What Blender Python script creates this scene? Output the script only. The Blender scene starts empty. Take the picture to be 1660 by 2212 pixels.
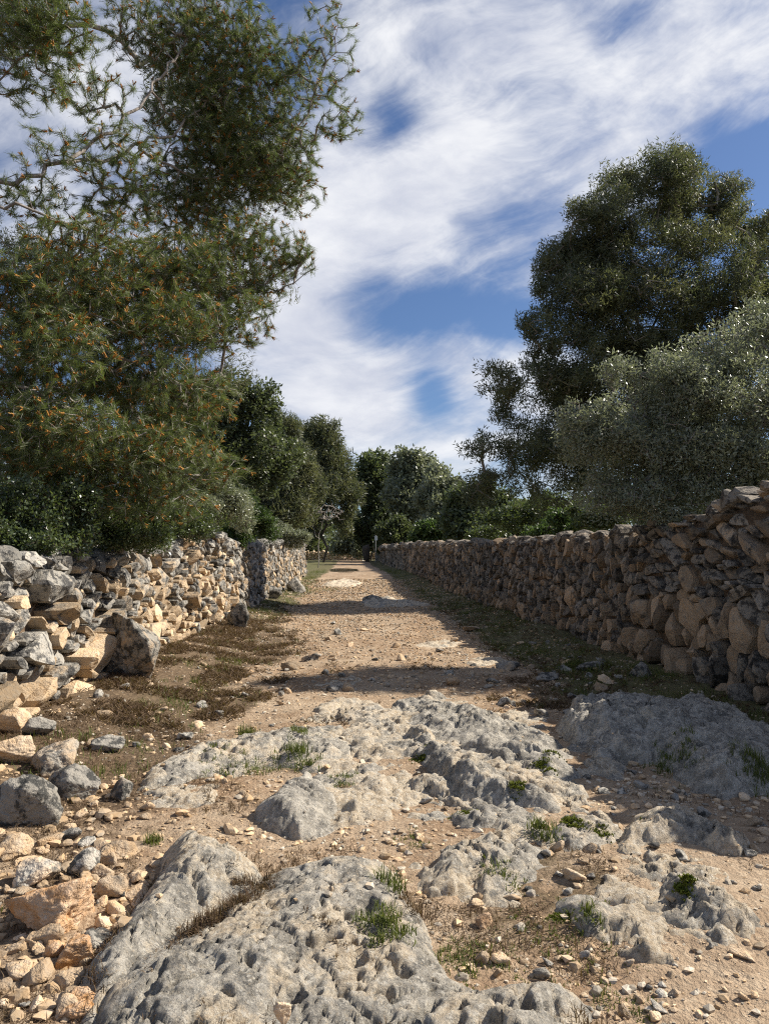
import bpy, bmesh, math, random
import numpy as np
from mathutils import Matrix, Vector, Euler

S = bpy.context.scene
C = S.collection
rad = math.radians

# ------------------------------------------------------------------ camera
CAMZ = 1.55
PITCH, YAW = 3.28, -2.7
cam_d = bpy.data.cameras.new('camera')
cam_d.sensor_fit = 'VERTICAL'; cam_d.sensor_height = 36.0; cam_d.sensor_width = 27.0
cam_d.lens = 26.0; cam_d.clip_start = 0.05; cam_d.clip_end = 3000
cam = bpy.data.objects.new('camera', cam_d); C.objects.link(cam)
cam.location = (0, 0, CAMZ)
cam.rotation_euler = (rad(90 + PITCH), 0, rad(YAW))
S.camera = cam
S.render.resolution_x, S.render.resolution_y = 768, 1024

# ------------------------------------------------------------------ light
SUN_AZ, SUN_EL = 75.0, 40.5          # azimuth from +Y (down the lane) towards +X
sun_d = bpy.data.lights.new('sun', 'SUN'); sun_d.energy = 5.0; sun_d.angle = rad(0.53)
sun_d.color = (1.0, 0.94, 0.84)
sun = bpy.data.objects.new('sun', sun_d); C.objects.link(sun)
sv = Vector((math.sin(rad(SUN_AZ)) * math.cos(rad(SUN_EL)), math.cos(rad(SUN_AZ)) * math.cos(rad(SUN_EL)), math.sin(rad(SUN_EL))))
sun.rotation_euler = sv.to_track_quat('Z', 'Y').to_euler()
sun.location = (30, 20, 30)

S.view_settings.view_transform = 'Standard'; S.view_settings.look = 'None'
S.view_settings.exposure = 0.66; S.view_settings.gamma = 1.0
S.view_settings.use_curve_mapping = False
S.cycles.use_denoising = False
S.cycles.filter_width = 1.15
S.cycles.max_bounces = 4; S.cycles.diffuse_bounces = 2; S.cycles.glossy_bounces = 2
S.cycles.transmission_bounces = 3; S.cycles.transparent_max_bounces = 4

class NT:
    """small helper round a node tree"""
    def __init__(s, tree): s.t = tree; s.n = tree.nodes; s.l = tree.links
    def new(s, kind, **kw):
        n = s.n.new(kind)
        for k, v in kw.items(): setattr(n, k, v)
        return n
    def link(s, a, b): s.l.new(a, b)
    def put(s, sock, v):
        if isinstance(v, bpy.types.NodeSocket): s.l.new(v, sock)
        else: sock.default_value = v
    def math(s, op, a, b=None, c=None, clamp=False):
        n = s.new('ShaderNodeMath', operation=op, use_clamp=clamp)
        s.put(n.inputs[0], a)
        if b is not None: s.put(n.inputs[1], b)
        if c is not None: s.put(n.inputs[2], c)
        return n.outputs[0]
    def vmath(s, op, a, b=None):
        n = s.new('ShaderNodeVectorMath', operation=op)
        s.put(n.inputs[0], a)
        if b is not None:
            s.put(n.inputs['Scale'] if op == 'SCALE' else n.inputs[1], b)
        return n.outputs[0]
    def noise(s, vec, scale, detail=4, rough=0.5, dist=0.0, dim='3D'):
        n = s.new('ShaderNodeTexNoise', noise_dimensions=dim)
        s.put(n.inputs['Vector'], vec); n.inputs['Scale'].default_value = scale
        n.inputs['Detail'].default_value = detail; n.inputs['Roughness'].default_value = rough
        n.inputs['Distortion'].default_value = dist
        return n.outputs['Fac']
    def ramp(s, v, lo, hi, a=0.0, b=1.0):
        n = s.new('ShaderNodeMapRange', interpolation_type='SMOOTHSTEP')
        s.put(n.inputs[0], v)
        n.inputs[1].default_value = lo; n.inputs[2].default_value = hi
        n.inputs[3].default_value = a; n.inputs[4].default_value = b
        return n.outputs[0]
    def mix(s, f, a, b, mode='MIX'):
        n = s.new('ShaderNodeMix', data_type='RGBA', blend_type=mode)
        s.put(n.inputs[0], f)
        s.put(n.inputs[6], a if isinstance(a, bpy.types.NodeSocket) else (*a, 1))
        s.put(n.inputs[7], b if isinstance(b, bpy.types.NodeSocket) else (*b, 1))
        return n.outputs[2]
    def attr(s, name):
        return s.new('ShaderNodeAttribute', attribute_name=name)

# ------------------------------------------------------------------ sky
world = bpy.data.worlds.new('World'); S.world = world; world.use_nodes = True
W = NT(world.node_tree); W.n.clear()
sky = W.new('ShaderNodeTexSky', sky_type='NISHITA', sun_disc=False, sun_elevation=rad(SUN_EL),
            sun_rotation=rad(SUN_AZ), altitude=50, air_density=1.0, dust_density=0.6, ozone_density=2.0)
tc = W.new('ShaderNodeTexCoord')
# drifting cirrus: noise on the sky sphere, drawn out along the wind
dirv = W.vmath('NORMALIZE', tc.outputs['Generated'])
mp = W.new('ShaderNodeMapping'); W.link(dirv, mp.inputs[0])
mp.inputs['Rotation'].default_value = (0, rad(38), 0); mp.inputs['Scale'].default_value = (0.75, 1.0, 1.55)
mp.inputs['Location'].default_value = (0.4, 1.1, 2.3)
warp = W.new('ShaderNodeTexNoise'); W.link(mp.outputs[0], warp.inputs['Vector']); warp.inputs['Scale'].default_value = 3.0; warp.inputs['Detail'].default_value = 4
wv = W.vmath('SCALE', W.vmath('SUBTRACT', warp.outputs['Color'], (0.5, 0.5, 0.5)), 0.20)
pv = W.vmath('ADD', mp.outputs[0], wv)
c_big = W.noise(pv, 2.6, 3, 0.5)
c_fine = W.noise(pv, 7.5, 9, 0.60)
mpf = W.new('ShaderNodeMapping'); W.link(pv, mpf.inputs[0]); mpf.inputs['Scale'].default_value = (1.0, 1.6, 4.2)
c_str = W.noise(mpf.outputs[0], 5.0, 7, 0.62)
cl = W.math('ADD', W.math('MULTIPLY', c_big, 0.44), W.math('ADD', W.math('MULTIPLY', c_fine, 0.30), W.math('MULTIPLY', c_str, 0.26)))
# cloud banks and clear patches where they stood that day (sky directions: x, y, z, angular radius, amount)
for bx_, by_, r_, a_ in ((950, 110, 190, .13), (880, 400, 190, .14), (720, 560, 170, .13), (1520, 120, 170, .12), (1330, 330, 160, .10), (650, 800, 170, .15), (820, 900, 130, .12), (990, 960, 120, .12), (200, 300, 260, .12), (1250, 900, 120, .1),
                         (1640, 450, 130, -.26), (845, 250, 70, -.20), (800, 650, 90, -.15), (950, 660, 70, -.12), (1080, 710, 75, -.10), (1010, 770, 70, .09), (1130, 800, 90, .08), (930, 850, 55, -.2), (1130, 180, 60, -.05), (1330, 60, 60, -.04), (1150, 60, 150, .10), (640, 40, 110, -.10), (1560, 330, 60, -.1)):
    e_ = Euler((rad(90 + PITCH), 0, rad(YAW))).to_matrix() @ Vector(((bx_ - 830) / 1597, -(by_ - 1106) / 1597, -1.0)).normalized()
    dn = W.new('ShaderNodeVectorMath', operation='DOT_PRODUCT'); W.link(dirv, dn.inputs[0]); dn.inputs[1].default_value = e_[:]
    gz_ = W.math('EXPONENT', W.math('MULTIPLY', W.math('SUBTRACT', dn.outputs['Value'], 1.0), 2.0 / (r_ / 1597) ** 2))
    cl = W.math('ADD', cl, W.math('MULTIPLY', gz_, a_))
cov = W.math('MULTIPLY', W.ramp(cl, 0.44, 0.68), 0.96)
shade = W.ramp(c_fine, 0.3, 0.7)
ccol = W.mix(shade, (7.9, 8.3, 9.6), (12.0, 12.1, 12.4))
skyblue = W.mix(1.0, sky.outputs[0], (0.88, 1.03, 1.28), 'MULTIPLY')
scol = W.mix(cov, skyblue, ccol)
bg = W.new('ShaderNodeBackground'); W.link(scol, bg.inputs[0]); bg.inputs[1].default_value = 0.051
wo = W.new('ShaderNodeOutputWorld'); W.link(bg.outputs[0], wo.inputs[0])

# ------------------------------------------------------------------ numeric helpers
def ss(a, b, x):
    t = np.clip((np.asarray(x, float) - a) / (b - a), 0, 1); return t * t * (3 - 2 * t)
def _h(ix, iy, iz, seed):
    h = (ix.astype(np.uint32) * np.uint32(374761393) + iy.astype(np.uint32) * np.uint32(668265263)
         + iz.astype(np.uint32) * np.uint32(2147483647 - 98765) + np.uint32((seed * 1274126177) & 0xffffffff))
    h = (h ^ (h >> np.uint32(13))) * np.uint32(1274126177)
    h = (h ^ (h >> np.uint32(15))) * np.uint32(2246822519)
    return h ^ (h >> np.uint32(14))
def vn(P, seed=0):
    """smooth value noise in -1..1 for N x 3 points"""
    P = np.asarray(P, float)
    I = np.floor(P).astype(np.int64); f = P - I; f = f * f * f * (f * (f * 6 - 15) + 10)
    out = 0
    for dx in (0, 1):
        wx = f[:, 0] if dx else 1 - f[:, 0]
        for dy in (0, 1):
            wy = f[:, 1] if dy else 1 - f[:, 1]
            for dz in (0, 1):
                wz = f[:, 2] if dz else 1 - f[:, 2]
                out = out + wx * wy * wz * (_h(I[:, 0] + dx, I[:, 1] + dy, I[:, 2] + dz, seed) / 2147483648.0 - 1)
    return out
def fbm(P, octv=4, seed=0, gain=0.5):
    P = np.asarray(P, float); a = 1.0; o = 0; s = 0
    for k in range(octv):
        o = o + a * vn(P * (2.03 ** k) + 17.3 * k, seed + k); s += a; a *= gain
    return o / s * 1.5
def xy0(X, Y, f, z=0.0): return np.stack([X * f, Y * f, np.full_like(X, z)], 1)
def worley(X, Y, f, seed=0):
    x = X * f; y = Y * f; ix = np.floor(x).astype(np.int64); iy = np.floor(y).astype(np.int64)
    best = np.full(x.shape, 9.0); rnd = np.zeros(x.shape)
    z0 = np.zeros_like(ix)
    for dx in (-1, 0, 1):
        for dy in (-1, 0, 1):
            jx = ix + dx; jy = iy + dy
            px = jx + _h(jx, jy, z0, seed) / 4294967296.0; py = jy + _h(jx, jy, z0 + 7, seed) / 4294967296.0
            d = np.hypot(px - x, py - y); m = d < best
            best = np.where(m, d, best); rnd = np.where(m, _h(jx, jy, z0 + 3, seed) / 4294967296.0, rnd)
    return best, rnd

def worley2(X, Y, f, seed=0):
    """distance between the two nearest cells: zero on the joints"""
    x = X * f; y = Y * f; ix = np.floor(x).astype(np.int64); iy = np.floor(y).astype(np.int64); z0 = np.zeros_like(ix)
    a = np.full(x.shape, 9.0); b = np.full(x.shape, 9.0)
    for dx in (-1, 0, 1):
        for dy in (-1, 0, 1):
            jx = ix + dx; jy = iy + dy
            d = np.hypot(jx + _h(jx, jy, z0, seed) / 4294967296.0 - x, jy + _h(jx, jy, z0 + 7, seed) / 4294967296.0 - y)
            b = np.minimum(b, np.maximum(a, d)); a = np.minimum(a, d)
    return b - a
# photograph pixel (1660 x 2212 wide view) -> ray into the place
FP = 1597.0
RM = np.array(Euler((rad(90 + PITCH), 0, rad(YAW))).to_matrix())
def ray(px, py): return RM @ np.array([(px - 830) / FP, -(py - 1106) / FP, -1.0])
def G(px, py, z=0.0):
    r = ray(px, py); t = (z - CAMZ) / r[2]; return np.array([r[0] * t, r[1] * t, z])
def D(px, py, dep):
    r = ray(px, py); t = dep / r[1]; return np.array([r[0] * t, dep, CAMZ + r[2] * t])
def proj(P):
    q = (np.asarray(P) - np.array([0, 0, CAMZ])) @ RM
    return 830 - FP * q[:, 0] / q[:, 2], 1106 + FP * q[:, 1] / q[:, 2], -q[:, 2]

# ------------------------------------------------------------------ object helpers
def mesh_np(name, V, F, mat=None, attrs=None, smooth=True):
    me = bpy.data.meshes.new(name)
    V = np.ascontiguousarray(V, np.float32); F = np.ascontiguousarray(F, np.int32)
    k = F.shape[1]; n = len(F)
    me.vertices.add(len(V)); me.vertices.foreach_set('co', V.ravel())
    me.loops.add(n * k); me.loops.foreach_set('vertex_index', F.ravel())
    me.polygons.add(n)
    me.polygons.foreach_set('loop_start', np.arange(0, n * k, k, dtype=np.int32))
    me.polygons.foreach_set('loop_total', np.full(n, k, np.int32))
    me.polygons.foreach_set('use_smooth', np.full(n, bool(smooth)))
    for an, av in (attrs or {}).items():
        a = me.attributes.new(an, 'FLOAT', 'POINT'); a.data.foreach_set('value', np.ascontiguousarray(av, np.float32))
    me.update(calc_edges=True)
    if mat: me.materials.append(mat)
    return me
def link(name, me, parent=None, loc=None):
    o = bpy.data.objects.new(name, me); C.objects.link(o)
    if parent is not None: o.parent = parent
    if loc is not None: o.location = loc
    return o
def tag(o, label=None, cat=None, group=None, kind=None):
    if label: o['label'] = label
    if cat: o['category'] = cat
    if group: o['group'] = group
    if kind: o['kind'] = kind
    return o
def empty(name, loc, label, cat, group=None):
    o = bpy.data.objects.new(name, None); C.objects.link(o); o.location = [float(v) for v in loc]
    o.empty_display_size = 0.2
    return tag(o, label, cat, group)
def child(name, V, F, mat, parent, attrs=None, smooth=True, kind=None):
    """V in world space; the child keeps its world place under an unrotated parent"""
    V = np.asarray(V, float) - np.array(parent.location)
    o = link(name, mesh_np(name, V, F, mat, attrs, smooth), parent)
    if kind: o['kind'] = kind
    return o

# ------------------------------------------------------------------ materials
def new_mat(name):
    m = bpy.data.materials.new(name); m.use_nodes = True
    n = NT(m.node_tree); n.n.clear()
    out = n.new('ShaderNodeOutputMaterial'); return m, n, out
def principled(n, out, col, rough=0.85, bump=None, bump_str=0.5, bump_dist=0.02, spec=0.3):
    b = n.new('ShaderNodeBsdfPrincipled'); n.put(b.inputs['Base Color'], col if isinstance(col, bpy.types.NodeSocket) else (*col, 1))
    n.put(b.inputs['Roughness'], rough); b.inputs['Specular IOR Level'].default_value = spec
    if bump is not None:
        bp = n.new('ShaderNodeBump'); bp.inputs['Strength'].default_value = bump_str; bp.inputs['Distance'].default_value = bump_dist
        n.link(bump, bp.inputs['Height']); n.link(bp.outputs[0], b.inputs['Normal'])
    if out is not None: n.link(b.outputs[0], out.inputs[0])
    return b

def stone_mat(name, grey, warm, dark, pale, lichen=0.5, bdist=0.035):
    """weathered limestone: warm freshly broken faces, grey skin, black and pale lichen"""
    m, n, out = new_mat(name)
    pos = n.new('ShaderNodeNewGeometry').outputs['Position']
    t = n.attr('tint').outputs['Fac']; w = n.attr('warm').outputs['Fac']
    n1 = n.noise(pos, 5.0, 5, 0.6); n2 = n.noise(pos, 17.0, 5, 0.65); n3 = n.noise(pos, 60.0, 4, 0.6)
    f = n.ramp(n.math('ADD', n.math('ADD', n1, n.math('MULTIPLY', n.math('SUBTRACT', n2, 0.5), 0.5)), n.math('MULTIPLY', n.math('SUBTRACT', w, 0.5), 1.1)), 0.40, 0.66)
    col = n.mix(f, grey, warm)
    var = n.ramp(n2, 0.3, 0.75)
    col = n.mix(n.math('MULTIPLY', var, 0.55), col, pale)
    n4 = n.noise(n.vmath('ADD', pos, (13.1, 4.7, 9.2)), 9.0, 7, 0.72)
    lf = n.math('MULTIPLY', n.ramp(n4, 0.475, 0.575), n.math('MULTIPLY', n.math('SUBTRACT', 1.15, f), lichen))
    col = n.mix(lf, col, dark)
    sp = n.ramp(n3, 0.60, 0.74)
    col = n.mix(n.math('MULTIPLY', sp, 0.35), col, pale)
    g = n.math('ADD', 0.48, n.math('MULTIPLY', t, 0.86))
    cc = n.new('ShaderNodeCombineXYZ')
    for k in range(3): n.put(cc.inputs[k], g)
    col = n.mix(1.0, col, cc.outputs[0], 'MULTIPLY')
    h = n.math('ADD', n.math('MULTIPLY', n2, 0.7), n.math('ADD', n.math('MULTIPLY', n3, 0.4), n.math('MULTIPLY', n4, 0.6)))
    principled(n, out, col, 0.9, h, 1.0, bdist, 0.2)
    return m
M = {}
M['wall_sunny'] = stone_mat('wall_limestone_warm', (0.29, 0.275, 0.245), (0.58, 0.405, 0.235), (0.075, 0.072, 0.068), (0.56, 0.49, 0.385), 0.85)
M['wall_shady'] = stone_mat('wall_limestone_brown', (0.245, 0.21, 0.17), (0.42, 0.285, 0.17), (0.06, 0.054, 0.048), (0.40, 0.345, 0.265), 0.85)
M['boulder'] = stone_mat('boulder_limestone', (0.33, 0.305, 0.262), (0.58, 0.395, 0.225), (0.085, 0.082, 0.074), (0.56, 0.50, 0.41), 1.0)
M['rusty'] = stone_mat('rust_stained_limestone', (0.60, 0.47, 0.33), (0.50, 0.24, 0.075), (0.22, 0.10, 0.035), (0.78, 0.70, 0.57), 0.5)
M['gravel'] = stone_mat('gravel_limestone', (0.45, 0.39, 0.305), (0.60, 0.40, 0.215), (0.20, 0.15, 0.10), (0.62, 0.53, 0.41), 0.2, 0.006)

def bedrock_mat():
    m, n, out = new_mat('bedrock_limestone')
    pos = n.new('ShaderNodeNewGeometry').outputs['Position']
    w = n.attr('warm').outputs['Fac']
    n0 = n.noise(pos, 1.7, 4, 0.6, 0.4); n1 = n.noise(pos, 6.0, 8, 0.70); n2 = n.noise(pos, 24.0, 7, 0.72)
    n3 = n.noise(pos, 95.0, 5, 0.65); n4 = n.noise(n.vmath('ADD', pos, (3.3, 8.1, 1.9)), 10.0, 10, 0.78, 0.3)
    n5 = n.noise(n.vmath('ADD', pos, (7.7, 2.2, 5.1)), 34.0, 8, 0.75)
    f = n.ramp(n.math('ADD', n.math('ADD', n0, n.math('MULTIPLY', n.math('SUBTRACT', n1, 0.5), 1.3)), n.math('MULTIPLY', n.math('SUBTRACT', w, 0.5), 0.7)), 0.44, 0.62)
    grey = n.mix(n.ramp(n1, 0.36, 0.64), (0.325, 0.295, 0.246), (0.57, 0.52, 0.435))
    warm = n.mix(n.ramp(n2, 0.36, 0.64), (0.45, 0.35, 0.235), (0.65, 0.555, 0.42))
    col = n.mix(f, grey, warm)
    col = n.mix(n.math('MULTIPLY', n.ramp(n4, 0.51, 0.58), n.math('MULTIPLY', n.math('SUBTRACT', 1.1, f), 0.55)), col, (0.105, 0.10, 0.09))
    n6 = n.noise(n.vmath('ADD', pos, (21.0, 5.0, 2.0)), 3.2, 9, 0.74, 0.6)
    col = n.mix(n.math('MULTIPLY', n.ramp(n6, 0.50, 0.58), n.math('MULTIPLY', n.math('SUBTRACT', 1.0, f), 0.5)), col, (0.14, 0.132, 0.118))
    col = n.mix(n.math('MULTIPLY', n.ramp(n5, 0.535, 0.60), 0.72), col, (0.64, 0.59, 0.50))
    col = n.mix(n.math('MULTIPLY', n.ramp(n5, 0.435, 0.37), 0.6), col, (0.15, 0.135, 0.115))
    col = n.mix(n.math('MULTIPLY', n.ramp(n3, 0.55, 0.64), 0.5), col, (0.52, 0.42, 0.29))
    h = n.math('ADD', n.math('MULTIPLY', n2, 0.9), n.math('ADD', n.math('MULTIPLY', n3, 0.6), n.math('ADD', n.math('MULTIPLY', n5, 1.1), n.math('MULTIPLY', n4, 0.6))))
    principled(n, out, col, 0.9, h, 1.0, 0.020, 0.2)
    return m
M['bedrock'] = bedrock_mat()

def ground_mat():
    m, n, out = new_mat('lane_earth')
    pos = n.new('ShaderNodeNewGeometry').outputs['Position']
    wd = n.attr('weed').outputs['Fac']; gr = n.attr('green').outputs['Fac']
    n1 = n.noise(pos, 0.9, 5, 0.6); n2 = n.noise(pos, 7.0, 6, 0.65); n3 = n.noise(pos, 45.0, 4, 0.6); n4 = n.noise(pos, 22.0, 5, 0.7)
    col = n.mix(n.ramp(n1, 0.35, 0.65), (0.28, 0.185, 0.112), (0.43, 0.325, 0.22))
    col = n.mix(n.math('MULTIPLY', n.ramp(n2, 0.35, 0.7), 0.45), col, (0.20, 0.125, 0.072))
    col = n.mix(n.math('MULTIPLY', n.ramp(n4, 0.53, 0.64), 0.6), col, (0.52, 0.41, 0.285))
    wcol = n.mix(n.ramp(n4, 0.35, 0.65), (0.07, 0.045, 0.029), (0.17, 0.115, 0.07))
    gcol = n.mix(n.ramp(n2, 0.35, 0.65), (0.05, 0.06, 0.022), (0.105, 0.115, 0.04))
    wcol = n.mix(gr, wcol, gcol)
    wf = n.ramp(n.math('ADD', wd, n.math('MULTIPLY', n.math('SUBTRACT', n2, 0.5), 1.1)), 0.35, 0.72)
    col = n.mix(n.math('MULTIPLY', wf, 0.85), col, wcol)
    h = n.math('ADD', n.math('MULTIPLY', n4, 0.7), n.math('ADD', n.math('MULTIPLY', n3, 0.4), n2))
    principled(n, out, col, 0.95, h, 1.0, 0.03, 0.15)
    return m
M['ground'] = ground_mat()

def leaf_mat(name, a, b, trans=0.3, rough=0.5, spec=0.4, tcol=None):
    m, n, out = new_mat(name)
    t = n.attr('tint').outputs['Fac']
    col = n.mix(t, a, b)
    p = principled(n, None, col, rough, None, spec=spec)
    tr = n.new('ShaderNodeBsdfTranslucent')
    n.link(n.mix(1.0, col, tcol or (1.5, 1.5, 0.7), 'MULTIPLY'), tr.inputs[0])
    mx = n.new('ShaderNodeMixShader'); mx.inputs[0].default_value = trans
    n.link(p.outputs[0], mx.inputs[1]); n.link(tr.outputs[0], mx.inputs[2]); n.link(mx.outputs[0], out.inputs[0])
    return m
M['needle_near'] = leaf_mat('pine_needles', (0.085, 0.115, 0.046), (0.19, 0.21, 0.085), 0.40, 0.42, tcol=(1.15, 1.3, 0.65))
M['needle_far'] = leaf_mat('pine_needles_dark', (0.062, 0.082, 0.052), (0.175, 0.17, 0.09), 0.38, 0.5, tcol=(1.2, 1.25, 0.75))
M['pollen'] = leaf_mat('pollen_cones', (0.33, 0.14, 0.032), (0.52, 0.27, 0.065), 0.25, 0.7, 0.2)
M['olive'] = leaf_mat('olive_leaves', (0.15, 0.165, 0.108), (0.31, 0.322, 0.225), 0.36, 0.36, 0.6, tcol=(1.2, 1.25, 0.9))
M['oak'] = leaf_mat('evergreen_oak_leaves', (0.062, 0.082, 0.045), (0.155, 0.172, 0.085), 0.38, 0.4, 0.45, tcol=(1.2, 1.3, 0.75))
M['mastic'] = leaf_mat('mastic_leaves', (0.048, 0.07, 0.034), (0.118, 0.15, 0.068), 0.36, 0.32, 0.55)
M['bright_shrub'] = leaf_mat('bright_shrub_leaves', (0.045, 0.072, 0.024), (0.105, 0.145, 0.05), 0.35, 0.45, tcol=(1.2, 1.4, 0.7))
M['grass'] = leaf_mat('grass_blades', (0.07, 0.09, 0.025), (0.15, 0.17, 0.05), 0.3, 0.6, 0.2)
M['dry'] = leaf_mat('dry_weeds', (0.06, 0.036, 0.024), (0.20, 0.14, 0.085), 0.2, 0.8, 0.1)
M['moss'] = leaf_mat('moss', (0.07, 0.09, 0.012), (0.16, 0.17, 0.03), 0.1, 0.9, 0.1)
M['petal'] = leaf_mat('yellow_petals', (0.75, 0.62, 0.15), (0.8, 0.75, 0.45), 0.3, 0.6, 0.2)
def bark_mat(name, a, b):
    m, n, out = new_mat(name)
    pos = n.new('ShaderNodeNewGeometry').outputs['Position']
    mp = n.new('ShaderNodeMapping'); n.link(pos, mp.inputs[0]); mp.inputs['Scale'].default_value = (1, 1, 0.3)
    v = n.noise(mp.outputs[0], 22, 6, 0.7)
    principled(n, out, n.mix(n.ramp(v, 0.35, 0.65), a, b), 0.9, v, 0.8, 0.03, 0.2)
    return m
M['bark'] = bark_mat('pine_bark', (0.20, 0.165, 0.14), (0.40, 0.355, 0.31))
M['bark_dark'] = bark_mat('dark_bark', (0.05, 0.04, 0.033), (0.14, 0.115, 0.09))
M['bark_pale'] = bark_mat('bleached_wood', (0.25, 0.21, 0.17), (0.42, 0.37, 0.31))

# ------------------------------------------------------------------ ground
def g_base(X, Y):
    X = np.asarray(X, float); Y = np.asarray(Y, float)
    z = 0.3 * ss(25, 50, Y) + 0.25 * ss(78, 98, Y)
    z = z + 1.18 * ss(-3.0, -3.45, X) * ss(4.6, 6.2, Y) * (1 - ss(43, 46, Y))
    z = z + 0.16 * ss(-1.5, -2.75, X) * (1 - ss(20, 40, Y))
    z = z + 0.10 * ss(2.9, 3.8, X) + 0.3 * ss(4.3, 5.2, X)
    # hollow that holds the puddle
    q = ((X + 0.45) / 1.55) ** 2 + ((Y - 62) / 9.5) ** 2
    return z - 0.10 * np.exp(-q * 1.2)
def g_z(X, Y):
    X = np.asarray(X, float).ravel(); Y = np.asarray(Y, float).ravel()
    near = 1 - ss(40, 60, Y)
    return g_base(X, Y) + (0.05 * fbm(xy0(X, Y, 0.55), 3, 5) + 0.018 * fbm(xy0(X, Y, 2.6), 3, 9)) * (0.25 + 0.75 * near) + 0.008 * fbm(xy0(X, Y, 9.0), 2, 14) * near
def weed_masks(X, Y):
    n = 0.55 * fbm(xy0(X, Y, 0.9), 3, 31)
    left = ss(-0.75, -1.5, X + n * 0.8) * (0.55 + 0.45 * ss(4.4, 5.6, Y))
    lf = ss(-1.25, -1.9, X + n * 0.6); left = np.where(Y > 16, lf, left)
    right = ss(2.2, 2.8, X + n * 0.5) * ss(4.5, 7.0, Y)
    mid = 0.6 * ss(0.08, 0.45, n) * (1 - ss(8, 11, Y))
    out = ((X < -3.1) | (X > 4.2)) * 1.0
    weed = np.clip(np.maximum(np.maximum(left, right), np.maximum(mid, out)), 0, 1)
    green = np.clip(0.85 * right + 0.06 * left + 0.75 * left * ss(15, 20, Y) + 0.3 * mid + 0.2 * out, 0, 1)
    return weed, green
rows = [-40, -20, -10, -5, -2, 0, 0.8, 1.3]
y = 1.5
while y < 900: rows.append(y); y *= 1.0155
cols = list(-np.geomspace(420, 6, 16)) + list(np.arange(-5.6, -3.4, 0.25)) + list(np.arange(-3.4, 4.6, 0.042)) + list(np.arange(4.6, 6, 0.25)) + list(np.geomspace(6.2, 420, 16))
gx, gy = np.meshgrid(np.array(cols), np.array(rows))
nr, nc = gx.shape; fx, fy = gx.ravel(), gy.ravel()
ga, gg = weed_masks(fx, fy)
idx = np.arange(nr * nc).reshape(nr, nc)
gF = np.stack([idx[:-1, :-1], idx[:-1, 1:], idx[1:, 1:], idx[1:, :-1]], -1).reshape(-1, 4)
o = link('ground', mesh_np('ground', np.stack([fx, fy, g_z(fx, fy)], 1), gF, M['ground'], {'weed': ga, 'green': gg}))
tag(o, 'stony reddish earth lane and verges between the walls', kind='structure')

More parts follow.
